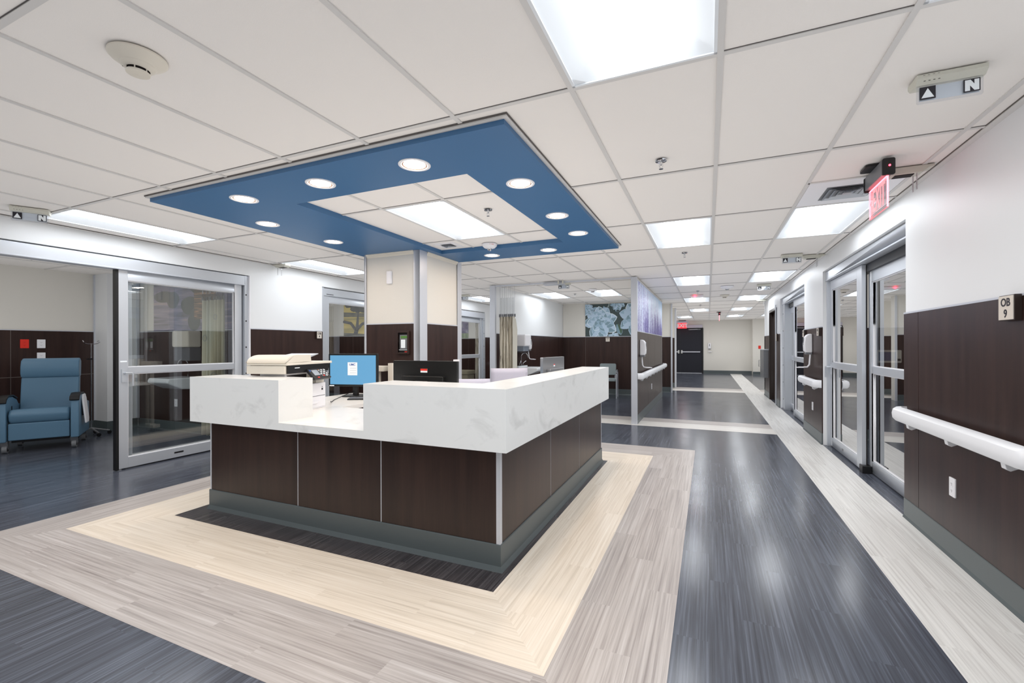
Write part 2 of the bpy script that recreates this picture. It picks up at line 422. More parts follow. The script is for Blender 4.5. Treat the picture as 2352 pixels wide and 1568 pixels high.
# lighter tube shaped troffer: pan with curved reflector sides and a glowing lens in the middle
def make_troffer():
    t = thing('ceiling_light', '', 'light')
    W, L = TX/2-BW, TY/2-BW
    fr = MB()
    for a in ((-W, -W+0.012, -L, L), (W-0.012, W, -L, L), (-W, W, -L, -L+0.012), (-W, W, L-0.012, L)): fr.box(*a, -0.001, 0.02, 'troffer_white')
    fr.build('frame', t)
    N = 10; r = MB(); ys = [-L+0.012, -L+0.06, L-0.06, L-0.012]
    def row(y, d):
        out = []
        for k in range(N+1):
            u = -1+2*k/N; out.append(((W-0.012)*u, y, 0.004 + d*(1-abs(u)**2.6)))
        return out
    rows = [row(ys[0], 0.0), row(ys[1], 0.09), row(ys[2], 0.09), row(ys[3], 0.0)]
    v = [p for q in rows for p in q]
    fs = [[a*(N+1)+k, (a+1)*(N+1)+k, (a+1)*(N+1)+k+1, a*(N+1)+k+1] for a in range(3) for k in range(N)]
    r.add(v, fs, 'troffer_white', True); r.build('reflector', t)
    ln = MB(); n = 8; pr = []
    for k in range(n+1):
        a = PI*k/n; pr.append((0.145*math.cos(a), 0.075-0.055*math.sin(a)))
    v = []; 
    for y in (-L+0.03, L-0.03): v += [(p[0], y, p[1]) for p in pr]
    ln.add(v, [[k, k+1, n+1+k+1, n+1+k] for k in range(n)] + [list(range(n+1))[::-1], [n+1+k for k in range(n+1)]], 'troffer_lens', True)
    ln.build('lens', t)
    return t
tro = make_troffer()
TL = {(0, -1): 'bright recessed troffer light nearest the camera, cut by the top edge of the photo',
      (0, 2): 'recessed troffer light just right of the blue soffit, over the corridor',
      (2, 2): 'recessed troffer light beside the right wall, below the glowing glass exit sign',
      (0, 5): 'recessed troffer light beside the lavender mural, left row over the corridor',
      (2, 5): 'recessed troffer light over the farther sliding glass doors on the right',
      (0, 8): 'recessed troffer light beyond the red lit alarm, third in the left corridor row',
      (2, 8): 'recessed troffer light over the open brown doorway on the right of the corridor',
      (0, 11): 'recessed troffer light, fourth along the left corridor row, far down the hall',
      (2, 11): 'recessed troffer light near the right corner where the corridor widens',
      (-1, 14): 'small distant troffer light above the red exit sign at the dark doors',
      (2, 14): 'small distant troffer light left of another, near the far cream wall',
      (4, 14): 'small distant troffer light farthest right, near the far cream wall',
      (-8, 0): 'long troffer light along the left wall above the open sliding door',
      (-8, 2): 'troffer light by the left wall, partly hidden by the square column',
      (-8, 4): 'troffer light by the left wall behind the square column',
      (-8, 6): 'troffer light in the far left passage, between column and silver post',
      (-5, 6): 'left one of two troffer lights in the curtained alcove',
      (-3, 6): 'right one of two alcove troffer lights, before the succulent mural'}
first = True
for g, j in LIGHTS:
    lab = TL.get((g, j), 'unseen ceiling troffer added as fill light, behind the viewer or out of sight')
    p = (gx(g)+TX/2, gy(j)+TY/2, CEIL)
    o = tro if first else dup(tro, p)
    o.location = p; o['label'] = lab; first = False
    o['group'] = 'recessed troffer lights in the tiled ceiling' if (g, j) in TL else 'unseen troffers added as fill light'

# square air diffusers
def diffuser(x, y, s, label, z=CEIL):
    t = thing('air_diffuser', label, 'vent', (x, y, z))
    m = MB(); m.box(-s, s, -s, s, 0.0, 0.012, 'white_plastic'); m.build('face_plate', t, 0.003)
    q = MB()
    k = s*0.55
    q.box(-k, k, -k, k, -0.002, 0.0, 'grey_plastic'); q.build('opening', t)
    for n, d in enumerate((0.9, 0.66, 0.42, 0.2)):
        l = MB(); a = k*d; h = 0.012
        for (p0, p1) in (((-a, -a), (a, -a)), ((a, -a), (a, a)), ((a, a), (-a, a)), ((-a, a), (-a, -a))):
            (x0, y0), (x1, y1) = p0, p1; q_ = 0.82
            l.add([(x0, y0, -0.012), (x1, y1, -0.012), (x1*q_, y1*q_, -0.002), (x0*q_, y0*q_, -0.002)], [(0, 1, 2, 3), (3, 2, 1, 0)], 'aluminium')
        l.build('louver', t)
    return t
diffuser(gx(2)+TX/2, gy(2)-TY/4, TX/2-0.014, 'glossy square air diffuser beside the glass exit sign near the right wall')
diffuser(gx(-2)+TX/2, gy(8)-TY/4, TX/2-0.014, 'square air diffuser over the succulent mural in the alcove')
diffuser(-2.72, 4.43, 0.125, 'small air diffuser inside the blue soffit ring, above the column', CEIL)

# ---------------------------------------------------------------- blue soffit ring
sx0, sx1, sy0, sy1 = SOF; ix0, ix1, iy0, iy1 = -2.945, -1.425, 2.545, 4.64
s = MB(); SB = 2.42
for a in ((sx0, sx1, sy0, iy0), (sx0, sx1, iy1, sy1), (sx0, ix0, iy0, iy1), (ix1, sx1, iy0, iy1)): s.box(*a, SB, 2.50, 'blue_paint')
so = struct(s.build('ceiling_soffit'))
s = MB(); w_ = 0.022
for a in ((sx0-w_, sx1+w_, sy0-w_, sy0), (sx0-w_, sx1+w_, sy1, sy1+w_), (sx0-w_, sx0, sy0, sy1), (sx1, sx1+w_, sy0, sy1)): s.box(*a, CEIL-0.012, CEIL+0.006, 'tee_bar')
for a in ((sx0-w_-.004, sx1+w_+.004, sy0-w_-.004, sy0-w_),(sx1+w_, sx1+w_+.004, sy0-w_, sy1+w_)): s.box(*a, CEIL-0.003, CEIL+0.0061, 'painted_shadow_line')
s.build('edge_trim', so)
s = MB(); g2 = MB()
lx0, lx1, ly0, ly1 = -2.51, -1.905, 3.03, 4.245
xs = [ix0-.02, -2.51, -1.905, ix1+.02]; ys = [iy0-.02, 3.03, 4.245, iy1+.02]
for a in range(3):
    for b_ in range(3):
        if a == 1 and b_ == 1: continue
        s.box(xs[a], xs[a+1], ys[b_], ys[b_+1], CEIL+0.006, CEIL+0.02, 'ceiling_tile')
s.build('inner_tiles', so)
for x in xs[1:3]: g2.box(x-BW, x+BW, ys[0], ys[3], CEIL, CEIL+0.012, 'tee_bar')
for y in ys[1:3]: g2.box(xs[0], xs[3], y-BW, y+BW, CEIL+.0005, CEIL+0.012, 'tee_bar'); g2.box(xs[0], xs[3], y-BW-.003, y-BW, CEIL+0.004, CEIL+0.0125, 'painted_shadow_line')
g2.build('inner_grid', so)
dup(tro, ((lx0+lx1)/2, (ly0+ly1)/2, CEIL), label='recessed troffer light in the white centre of the blue soffit ring')
# downlights
DL = [(-1.646, 2.286, 'front edge of the blue soffit, nearest its front right corner'),
      (-2.42, 2.289, 'front edge of the blue soffit, middle of the three'),
      (-3.20, 2.298, 'front edge of the blue soffit, nearest its left corner'),
      (-3.655, 2.85, 'left side of the blue soffit, the nearer of two'),
      (-3.648, 3.622, 'left side of the blue soffit, farther one, by the column'),
      (-1.174, 2.841, 'right side of the blue soffit, nearest the viewer'),
      (-1.179, 3.673, 'right side of the blue soffit, middle of the three'),
      (-1.174, 4.331, 'right side of the blue soffit, farthest of the three'),
      (-1.692, 4.945, 'back edge of the blue soffit, the right one of two'),
      (-2.429, 4.96, 'back edge of the blue soffit, the left one beside the column')]
dl = None
for x, y, wh in DL:
    lab = 'round downlight in the ' + wh
    if dl is None:
        dl = thing('downlight', lab, 'light', (x, y, SB), 0, 'round downlights in the blue soffit')
        m = MB(); m.lathe([(0.098, 0.0), (0.098, -0.004), (0.090, -0.006), (0.078, -0.005), (0.072, -0.001)], (0, 0, 0), 'white_plastic', 40); m.build('trim_ring', dl)
        m = MB(); m.lathe([(0.0745, -0.002), (0.070, -0.0035), (0.0665, -0.001)], (0, 0, 0), 'copper', 40); m.build('inner_ring', dl)
        m = MB(); m.lathe([(0.0001, -0.003), (0.04, -0.0028), (0.0675, -0.0012)], (0, 0, 0), 'downlight_lens', 32); m.build('lens', dl)
    else: dup(dl, (x, y, SB), label=lab)

# ---------------------------------------------------------------- walls
def wall_M(p0, p1):
    """local s along p0->p1, t to the LEFT of the direction (room side), z up"""
    d = Vector((p1[0]-p0[0], p1[1]-p0[1], 0)); L = d.length; d.normalize(); n = Vector((-d.y, d.x, 0))
    return Matrix(((d.x, n.x, 0, p0[0]), (d.y, n.y, 0, p0[1]), (0, 0, 1, 0), (0, 0, 0, 1))), L
def wall(name, p0, p1, th=0.15, ops=(), wain=True, joints=(), top=2.52, base=True, up='wall_paint', wz=WZ, hj=None, bname=None):
    M, L = wall_M(p0, p1)
    m = MB(M); F = -0.012 if wain else 0.0
    segs = []; s0 = 0
    for a, b_, h in sorted(ops):
        if a > s0: segs.append((s0, a))
        m.box(max(a, 0), min(b_, L), -th, F, h, top, up); s0 = b_
    if s0 < L: segs.append((s0, L))
    for a, b_ in segs: m.box(a, b_, -th, F, 0, top, up)
    w_o = struct(m.build(name))
    for a, b_ in segs:
        if wain:
            q = MB(M); js = [a] + sorted(x for x in joints if a < x < b_) + [b_]
            for i in range(len(js)-1):
                l, r = js[i]+(0.003 if i else 0), js[i+1]-(0.003 if i < len(js)-2 else 0)
                zs = [0.15, wz-0.012] if hj is None else [0.15, hj-.004, hj+.004, wz-0.012]
                for k in range(0, len(zs), 2): q.box(l, r, F, 0, zs[k], zs[k+1], 'wainscot')
            q.build('wainscot', w_o)
            q = MB(M); q.box(a, b_, F, 0.002, wz-0.012, wz, 'corner_metal')
            for x in js[1:-1]: q.box(x-.003, x+.003, F, -0.002, 0.15, wz-.012, 'panel_joint')
            if hj is not None: q.box(a, b_, F, -0.002, hj-.004, hj+.004, 'panel_joint')
            q.build('reveal_trim', w_o)
        if base:
            q = MB(M)
            q.prism([(F, 0.15), (0.002, 0.15), (0.0035, 0.145), (0.0035, 0.02), (0.012, 0.003), (0.012, 0.0), (F, 0.0)], a, b_, 'rubber_base', 'x')
            struct(q.build(bname or name.replace('wall', 'baseboard')))
    return w_o
# right wall: direction -y so that the left side is -x ... p0=(1.37,13.6) -> p1=(1.37,-3.9) has left side +x, so go the other way
wall('wall_right', (1.37, -3.9), (1.37, 13.6), 0.21, [(8.24, 10.94, 2.27), (12.17, 14.75, 2.27), (15.26, 16.4, 2.14)], joints=(7.985, 6.77,))
wall('wall_left', (-5.65, 12.8), (-5.65, -3.9), 0.15, [(8.65, 12.5, 2.262), (4.6, 7.42, 2.265), (1.7, 3.9, 2.235)])
# white wood faces meet the room on the left of the direction of travel
wall('wall_near', (-5.65, -3.9), (1.37, -3.9), 0.15)
# end of the right wall turning away, hall widening
wall('wall_return', (1.37, 13.6), (6.0, 13.6), 0.15)
wall('wall_far_right', (6.0, 13.6), (6.0, 22.8), 0.15, wain=False, up='cream_panel')
wall('wall_far', (1.8, 22.8), (-6.0, 22.8), 0.15, [(2.0, 4.02, 2.13)], wain=False, up='cream_panel')
wall('wall_far_jog', (6.0, 22.3), (1.8, 22.3), 0.6, wain=False, up='cream_panel')
# partition with the lavender mural, its two faces
pm = MB(); pm.box(-1.158, -1.092, 7.70, 12.1, 0, 2.45, 'cream_panel'); po = struct(pm.build('wall_partition'))
def skin(par, face_x, sgn, y0, y1, joints, name='wainscot'):
    q = MB(); ys = [y0]+list(joints)+[y1]
    a, b_ = (face_x-0.012, face_x) if sgn > 0 else (face_x, face_x+0.012)
    for i in range(len(ys)-1): q.box(a, b_, ys[i]+.003, ys[i+1]-.003, 0.15, WZ-.012, 'wainscot')
    q.build(name, par)
    q = MB(); q.box(a, b_+(.002 if sgn > 0 else 0), y0, y1, WZ-.012, WZ, 'corner_metal')
    for y in joints: q.box(a+.002, b_-.002, y-.003, y+.003, .15, WZ-.012, 'panel_joint')
    q.build('reveal_trim', par)
    q = MB(); q.box(a, b_+.004*sgn if sgn > 0 else b_, y0, y1, 0, 0.15, 'rubber_base'); struct(q.build('baseboard_partition'))
skin(po, -1.08, 1, 7.70, 12.1, (8.0, 9.16, 10.36, 11.75))
skin(po, -1.17, -1, 7.70, 12.1, (9.2, 10.4))
q = MB(); q.box(-1.175, -1.078, 7.655, 7.70, 0, 2.452, 'corner_metal'); struct(q.build('trim_1', bevel=0.003))
q = MB(); q.box(-1.155, -1.080, 12.1, 12.115, 0, 2.452, 'corner_metal'); q.build('end_cap', po)
# alcove
wall('wall_alcove_back', (-1.17, 12.1), (-3.72, 12.1), 0.12, up='cream_panel', joints=(1.908,))
wall('wall_alcove_left', (-3.72, 12.1), (-3.72, 7.72), 0.04, up='wall_paint', joints=(.4, 1.6, 2.85))
wall('wall_passage', (-3.785, 7.72), (-3.785, 12.8), 0.02, up='wall_paint')
q = MB(); q.box(-3.80, -3.69, 7.655, 7.72, 0, 2.452, 'corner_metal'); struct(q.build('trim_2', bevel=0.003))
wall('wall_passage_end', (-3.785, 12.8), (-5.65, 12.8), 0.12, up='wall_paint')
# far left pieces
wall('wall_side_hall', (-0.925, 13.2), (-3.8, 13.2), 0.3, up='cream_panel')
q = MB(); q.box(-0.945, -0.905, 13.18, 13.215, 0, CEIL, 'corner_metal'); struct(q.build('trim_3'))
wall('wall_side_hall.001', (-0.93, 14.8), (-3.8, 14.8), 0.12, up='cream_panel', bname='baseboard_side_hall')
q = MB(); q.box(-0.95, -0.905, 14.78, 14.93, 0, CEIL, 'corner_metal'); struct(q.build('trim_4'))
wall('wall_hall_left_end', (-3.8, 14.8), (-3.8, 12.22), 0.1, wain=False, up='cream_panel')
wall('wall_hall_left_far', (-3.8, 22.8), (-3.8, 14.92), 0.1, wain=False, up='cream_panel')
# patient room 1 (left, open door)
wall('wall_room_back', (-8.9, 3.88), (-8.9, -1.2), 0.1, up='cream_panel', joints=(0.935, 2.2, 3.5), hj=0.885)
q = MB(); q.box(-8.92, -8.885, 3.865, 3.885, 0.15, 2.44, 'corner_metal'); struct(q.build('trim_5'))
q = MB(); q.box(-8.995, -8.55, 3.882, 4.36, 0, 2.46, 'wall_paint'); struct(q.build('wall_room_pier'))
q = MB(); q.box(-8.99, -8.545, 3.877, 4.29, 0, .15, 'rubber_base'); struct(q.build('baseboard_room_pier'))
q = MB(); q.box(-8.56, -8.52, 4.27, 4.30, 0.15, 2.44, 'corner_metal'); struct(q.build('trim_6'))
wall('wall_room_north', (-5.80, 4.3), (-8.55, 4.3), 0.06, up='cream_panel', joints=(1.2, 2.33,))
wall('wall_room_south', (-8.9, -1.2), (-5.80, -1.2), 0.1, up='cream_panel')
# rooms beyond on the left
wall('wall_second_room_back', (-8.9, 8.4), (-8.9, 4.37), 0.1, up='cream_panel')
wall('wall_second_room_north', (-5.80, 8.4), (-8.9, 8.4), 0.08, up='cream_panel', joints=(2.05, 2.62))
wall('wall_second_room_south', (-8.9, 4.385), (-5.80, 4.385), 0.02, up='cream_panel')
wall('wall_third_room_back', (-8.9, 12.8), (-8.9, 8.5), 0.1, up='cream_panel')
wall('wall_third_room_north', (-5.80, 12.8), (-8.9, 12.8), 0.08, up='cream_panel', joints=(1.33,))
wall('wall_third_room_south', (-8.9, 8.5), (-5.80, 8.5), 0.015, up='cream_panel')
# rooms behind the right wall
wall('wall_right_room_back', (4.6, 3.2), (4.6, 11.0), 0.1, up='cream_panel')
wall('wall_right_room_north', (4.6, 7.6), (1.6, 7.6), 0.1, up='cream_panel')
wall('wall_right_room_south', (1.6, 3.2), (4.6, 3.2), 0.1, up='cream_panel')
wall('wall_right_room_north.001', (4.6, 11.2), (1.6, 11.2), 0.1, up='cream_panel', bname='baseboard_right_room_north')
# ceilings of the side rooms
q = MB(); q.box(-8.99, -5.80, -1.2, 4.3, 2.45, 2.55, 'ceiling_tile'); q.box(-8.99, -5.80, 4.37, 8.4, 2.45, 2.55, 'ceiling_tile'); q.box(-8.99, -5.80, 8.5, 12.9, 2.45, 2.55, 'ceiling_tile')
for x in (-8.2, -7.6, -7.0, -6.4): q.box(x-BW, x+BW, -1.2, 4.3, 2.443, 2.451, 'tee_bar')
for y in (0.9, 2.1, 3.3): q.box(-8.9, -5.8, y-BW, y+BW, 2.4425, 2.451, 'tee_bar')
q.box(1.58, 4.7, 3.1, 11.3, 2.45, 2.55, 'ceiling_tile')
struct(q.build('ceiling_rooms'))
# closed brown closet behind the far doorway
q = MB(); q.box(1.58, 3.0, 11.3, 11.34, 0, 2.5, 'cream_panel'); q.box(1.58, 3.0, 12.6, 12.64, 0, 2.5, 'cream_panel'); q.box(2.98, 3.0, 11.3, 12.64, 0, 2.5, 'cream_panel'); q.box(1.58, 3, 11.3, 12.64, 2.45, 2.5, 'ceiling_tile')
struct(q.build('wall_closet'))

# ---------------------------------------------------------------- column
cx0, cx1, cy0, cy1 = -3.85, -3.04, 4.32, 5.265
m = MB(); m.box(cx0+.012, cx1-.012, cy0+.012, cy1-.012, 0, SB, 'cream_panel'); colo = struct(m.build('wall_column'))
m = MB(); m.box(cx0, cx1, cy0, cy1, 0.15, WZ+.015, 'wainscot'); m.build('wainscot', colo)
m = MB(); m.box(cx0-.001, cx1+.001, cy0-.001, cy1+.001, WZ+.015, WZ+.028, 'corner_metal'); m.build('reveal_trim', colo)
m = MB(); m.box(cx0-.004, cx1+.004, cy0-.004, cy1+.004, 0.0, .15, 'rubber_base'); struct(m.build('baseboard_column'))
def guard(x, y, dx, dy, wx, wy):
    g_ = MB(); tt = 0.004
    g_.box(x, x+dx*wx, y-(tt if dy > 0 else -tt), y, 0.15, SB, 'corner_metal')
    g_.box(x-(tt if dx > 0 else -tt), x, y-(tt if dy > 0 else -tt), y+dy*wy, 0.15, SB, 'corner_metal')
    g_.build('corner_guard', colo, 0.0015)
guard(cx1, cy0, -1, 1, 0.085, 0.142); guard(cx0, cy0, 1, 1, 0.028, 0.1); guard(cx1, cy1, -1, -1, 0.1, 0.1); guard(cx0, cy1, 1, -1, 0.1, 0.1)
def crown(a, b_, ax):
    m = MB(); P = [(0, 0), (0.03, 0), (0.03, -0.008), (0.02, -0.013), (0.012, -0.03), (0.0, -0.04)]
    if ax == 'x': m.prism([(cy0+.012-p, SB+q_) for p, q_ in P], a, b_, 'cream_plastic', 'x')
    else: m.prism([(cx1-.012+p, SB+q_) for p, q_ in P], a, b_, 'cream_plastic', 'y')
    m.build('crown_strip', colo)
crown(cx0+.03, cx1-.085, 'x'); crown(cy0+.145, cy1-.1, 'y')

# ---------------------------------------------------------------- sliding glass doors
def leaf(par, M, s0, s1, t0, t1, z0=0.015, z1=2.14, st=0.085, mid=(1.02, 1.09), name='sliding_leaf', st2=None, pane='pane_glass', bot=0.11):
    st2 = st if st2 is None else st2
    m = MB(M); m.box(s0, s0+st, t0, t1, z0, z1, 'aluminium'); m.box(s1-st2, s1, t0, t1, z0, z1, 'aluminium')
    m.box(s0+st, s1-st2, t0, t1, z1-0.12, z1, 'aluminium'); m.box(s0+st, s1-st2, t0, t1, z0, z0+bot, 'aluminium'); m.box(s0+st, s1-st2, t0, t1, *mid, 'aluminium')
    tm = (t0+t1)/2; b_ = 0.008
    for (za, zb) in ((z0+bot, mid[0]), (mid[1], z1-0.12)):
        for a in ((s0+st, s0+st+b_, za, zb), (s1-st2-b_, s1-st2, za, zb)): m.box(a[0], a[1], tm-0.012, tm+0.012, a[2], a[3], 'white_plastic')
        for a in ((za, za+b_), (zb-b_, zb)): m.box(s0+st+b_, s1-st2-b_, tm-0.012, tm+0.012, *a, 'white_plastic')
    lo = m.build(name, par, 0.0015)
    for (za, zb) in ((z0+bot+b_, mid[0]-b_), (mid[1]+b_, z1-0.12-b_)):
        g_ = MB(M); g_.quad([(s0+st+b_, tm, za), (s1-st2-b_, tm, za), (s1-st2-b_, tm, zb), (s0+st+b_, tm, zb)], pane); g_.build('glass_pane', lo)
    return lo
def handle(par, M, s, t, z, dirn=1):
    m = MB(M); m.box(s-.02, s+.02, t, t+.012, z-.07, z+.07, 'aluminium')
    m.tube([(s, t+.01, z+.03), (s, t+.05, z+.03), (s+.05*dirn, t+.055, z+.03), (s+.06*dirn, t+.055, z+.01), (s+.06*dirn, t+.055, z-.11)], 0.009, 'aluminium')
    m.build('handle', par)
def bolts(par, M, s, t, zs):
    m = MB(M)
    for z in zs: m.cyl((s, t, z), (s, t+.006, z), .009, mat='black_plastic', n=10)
    m.build('bolt', par)
ML, _ = wall_M((-5.65, 12.8), (-5.65, -3.9))      # s = 12.8 - y, t = x + 5.65
def ly(y): return 12.8-y
# door 1: large opening, leaf slid open
d1 = sempty('door_1')
m = MB(ML); m.box(ly(4.08), ly(0.3), -0.145, -0.02, 2.125, 2.25, 'aluminium'); m.box(ly(4.08), ly(0.3), -0.02, -0.012, 2.125, 2.14, 'corner_metal'); m.build('header', d1, .003)
m = MB(ML); m.box(ly(4.15), ly(4.082), -0.20, -0.03, 0, 2.255, 'aluminium'); m.box(ly(4.15), ly(4.135), -0.03, -0.006, 0, 2.262, 'white_plastic'); m.build('jamb', d1, .002)
bolts(d1, ML, ly(4.10), -.03, (.35, .65, .95, 1.3, 1.65, 2.0))
m = MB(ML); m.box(ly(.36), ly(.3), -0.16, -.02, 0, 2.255, 'aluminium'); m.build('jamb', d1, .002)
l1 = leaf(d1, ML, ly(4.06), ly(2.69), -0.105, -0.06, st2=.085, st=.10)
m = MB(ML); m.box(ly(2.69), ly(2.665), -0.11, -0.055, .005, 2.14, 'black_plastic'); m.build('edge_seal', l1)
m = MB(ML); m.box(ly(3.33), ly(3.23), -0.06, -0.058, .062, .08, 'black_plastic'); m.build('nameplate', l1)
handle(l1, ML, ly(2.735), -.06, 1.0, -1)
l1b = leaf(d1, ML, ly(4.14), ly(2.78), -0.165, -0.12, st2=.06, st=.1)
m = MB(ML); m.box(ly(2.78), ly(2.765), -0.165, -0.12, .005, 2.14, 'black_plastic'); m.build('edge_seal', l1b)
m = MB(ML); m.box(ly(2.735)-.03, ly(2.735)+.03, -.0595, -.0585, 1.145, 1.16, 'paper'); m.build('sticker', l1)
# door 2: second room
d2 = sempty('door_2')
m = MB(ML); m.box(ly(8.2), ly(5.42), -0.13, -0.012, 2.13, 2.245, 'aluminium'); m.box(ly(5.62), ly(5.47), -.012, -.011, 2.148, 2.158, 'print_dark'); m.build('header', d2, .003)
m = MB(ML); m.box(ly(5.42), ly(5.38), -0.13, -0.012, 0, 2.255, 'aluminium'); m.box(ly(8.2), ly(8.14), -0.13, -0.012, 0, 2.255, 'aluminium'); m.build('jamb', d2, .002)
leaf(d2, ML, ly(6.85), ly(5.42), -0.07, -0.03, st=.09, st2=.12)
leaf(d2, ML, ly(8.14), ly(6.78), -0.125, -0.085)
# door 3: third room, far left passage
d3 = sempty('door_3')
m = MB(ML); m.box(ly(11.05), ly(8.95), -0.13, 0.02, 2.06, 2.20, 'corner_metal'); m.build('header', d3, .003)
m = MB(ML); m.box(ly(11.1), ly(10.98), -0.13, 0.0, 0, 2.2, 'aluminium'); m.box(ly(8.95), ly(8.9), -0.13, 0.0, 0, 2.2, 'aluminium'); m.build('jamb', d3, .002)
bolts(d3, ML, ly(11.02), 0, (.35, .65, .95, 1.3, 1.65, 2.0))
leaf(d3, ML, ly(10.96), ly(9.6), -0.07, -0.03, z1=2.05, mid=(1.0, 1.08), st=.12, st2=.085)
# doors in the right wall
MR, _ = wall_M((1.37, -3.9), (1.37, 13.6))        # s = y + 3.9, t = 1.37 - x
def ry(y): return y+3.9
def icu(name, ya, yb, front_first, far_jamb):
    d = sempty(name)
    m = MB(MR); m.box(ry(ya), ry(yb), -0.20, -0.045, 2.14, 2.262, 'aluminium'); m.box(ry(ya), ry(yb), -.045, -.038, 2.14, 2.155, 'corner_metal'); m.build('header', d, .003)
    m = MB(MR); m.box(ry(ya)+.03, ry(yb)-.03, -.19, -.125, 2.06, 2.14, 'dark_metal'); m.build('track', d)
    m = MB(MR); m.box(ry(yb)-far_jamb, ry(yb), -0.20, -0.05, 0, 2.14, 'aluminium'); m.box(ry(ya), ry(ya)+.06, -0.20, -0.05, 0, 2.14, 'aluminium'); m.build('jamb', d, .002)
    return d
d4 = icu('door_4', 4.35, 7.04, True, 0.045)
q1 = leaf(d4, MR, ry(5.70), ry(6.99), -0.13, -0.085, st=.17, st2=.075, z1=2.135)
m = MB(MR); m.box(ry(5.692), ry(5.70), -.13, -.12, .01, 2.13, 'black_plastic'); m.build('edge_seal', q1)
m = MB(MR); m.box(ry(5.63), ry(5.74), -.15, -.07, .0, .075, 'black_plastic'); m.build('floor_guide', d4, .004)
m = MB(MR); m.box(ry(6.40), ry(6.46), -.085, -.0835, .058, .085, 'grey_plastic'); m.build('nameplate', q1)
handle(q1, MR, ry(6.93), -.085, 1.0, 1)
q2 = leaf(d4, MR, ry(4.41), ry(5.74), -0.20, -0.155, st=.085, st2=.085, z1=2.07)
d5 = icu('door_5', 8.27, 10.85, False, 0.30)
bolts(d5, MR, ry(10.72), -.05, (.2, .55, .9, 1.25, 1.6, 1.95))
q3 = leaf(d5, MR, ry(8.33), ry(9.75), -0.13, -0.085, st=.085, st2=.085, z1=2.135)
q4 = leaf(d5, MR, ry(9.6), ry(10.72), -0.20, -0.155, st=.085, st2=.085, z1=2.07)
# brown doorway farther along
d6 = sempty('door_6')
m = MB(MR)
for a in ((ry(11.36), ry(11.42)), (ry(12.44), ry(12.5))): m.box(*a, -.21, .012, 0, 2.14, 'brown_frame')
m.box(ry(11.42), ry(12.44), -.21, .012, 2.08, 2.14, 'brown_frame'); m.build('frame', d6, .002)
m = MB(MR); m.box(ry(11.335), ry(11.36), 0, .02, 0, 2.19, 'corner_metal'); m.build('edge_guard', d6)
m = MB(MR); m.box(ry(11.43), ry(12.43), -.12, -.075, 0.01, 2.075, 'brown_frame'); m.build('leaf', d6)
# double doors at the far end
d7 = sempty('door_7')
m = MB(); yd = 22.79
for x in (-2.195, -.27): m.box(x, x+.055, yd-.03, yd+.1, 0, 2.13, 'black_plastic')
m.box(-2.14, -.27, yd-.03, yd+.1, 2.09, 2.13, 'black_plastic'); m.build('frame', d7)
m = MB(); m.box(-2.19, -.24, yd-.06, yd, 2.13, 2.27, 'mesh_lilac'); m.build('transom', d7)
for x0, x1 in ((-2.135, -1.215), (-1.205, -.275)):
    m = MB(); m.box(x0, x1, yd, yd+.045, 0.02, 2.085, 'door_dark'); lo = m.build('leaf', d7)
    s_ = 1 if x0 > -2 else -1; e = x0 if s_ > 0 else x1
    m = MB(); m.cyl((e+.06*s_, yd-.07, 1.0), (e+.87*s_, yd-.07, 1.0), .028, mat='corner_metal', n=12); m.box(e+.03*s_, e+.10*s_, yd-.08, yd, .93, 1.08, 'chrome'); m.box(e+.83*s_, e+.87*s_, yd-.08, yd, .98, 1.02, 'corner_metal'); m.build('push_bar', lo)
m = MB(); m.tube([(-.45, yd-.05, 2.05), (-.45, yd-.14, 2.06), (-.8, yd-.10, 2.04)], .013, 'aluminium'); m.box(-.85, -.32, yd-.04, yd, 2.03, 2.08, 'grey_plastic'); m.build('door_closer', d7)
m = MB(); m.box(-2.14, -.27, yd-.05, yd+.05, 0, .02, 'corner_metal'); m.build('threshold', d7)

# ---------------------------------------------------------------- nurse station counter
nc = thing('reception_counter', 'large nurse station counter with white marble top and dark wood panels, under the blue soffit', 'counter', (0, 0, 0))
bx0, bx1, by0, by1 = -3.70, -1.11, 2.365, 5.06
m = MB(); m.box(bx0+.012, bx1-.012, by0+.012, by0+.16, 0, 0.72, 'panel_joint'); m.box(bx1-.16, bx1-.012, by0+.1, by1-.01, 0, 0.72, 'panel_joint'); m.box(bx0+.012, bx0+.10, by0+.1, 4.05, 0, .72, 'desk_wood'); m.build('core', nc)
def bp(x0, x1, y0, y1): 
    q = MB(); q.box(x0, x1, y0, y1, .15, .72, 'desk_wood'); q.build('front_panel', nc)
for a, b_ in ((bx0+.012, -2.732), (-2.724, -1.978), (-1.970, bx1-.022)): bp(a, b_, by0, by0+.012)
for a, b_ in ((by0+.022, 3.285), (3.293, 4.125), (4.133, by1-.012)): bp(bx1-.012, bx1, a, b_)
for x in (-2.728, -1.974):
    m = MB(); m.box(x-.004, x+.004, by0+.001, by0+.008, .15, .72, 'corner_metal'); m.build('joint_strip', nc)
for y in (3.289, 4.129):
    m = MB(); m.box(bx1-.008, bx1-.001, y-.004, y+.004, .15, .72, 'corner_metal'); m.build('joint_strip', nc)
m = MB(); m.box(bx1-.024, bx1+.003, by0-.003, by0+.024, .152, .688, 'corner_metal'); m.build('corner_guard', nc, .002)
m = MB(); m.box(bx0-.002, bx0+.012, by0-.002, by0+.012, .15, .72, 'corner_metal'); m.build('end_strip', nc)
m = MB(); m.box(bx1-.012, bx1+.002, by1-.012, by1+.002, .15, .72, 'corner_metal'); m.build('end_strip', nc)
def cove(pts_dir):
    pass
m = MB(); cv = [(0, .155), (-.006, .155), (-.008, .15), (-.008, .03), (-.02, .004), (-.022, 0), (0, 0)]
n_ = len(cv)
ring_pts = [(bx0, by0, -1, 0), ]
v = []
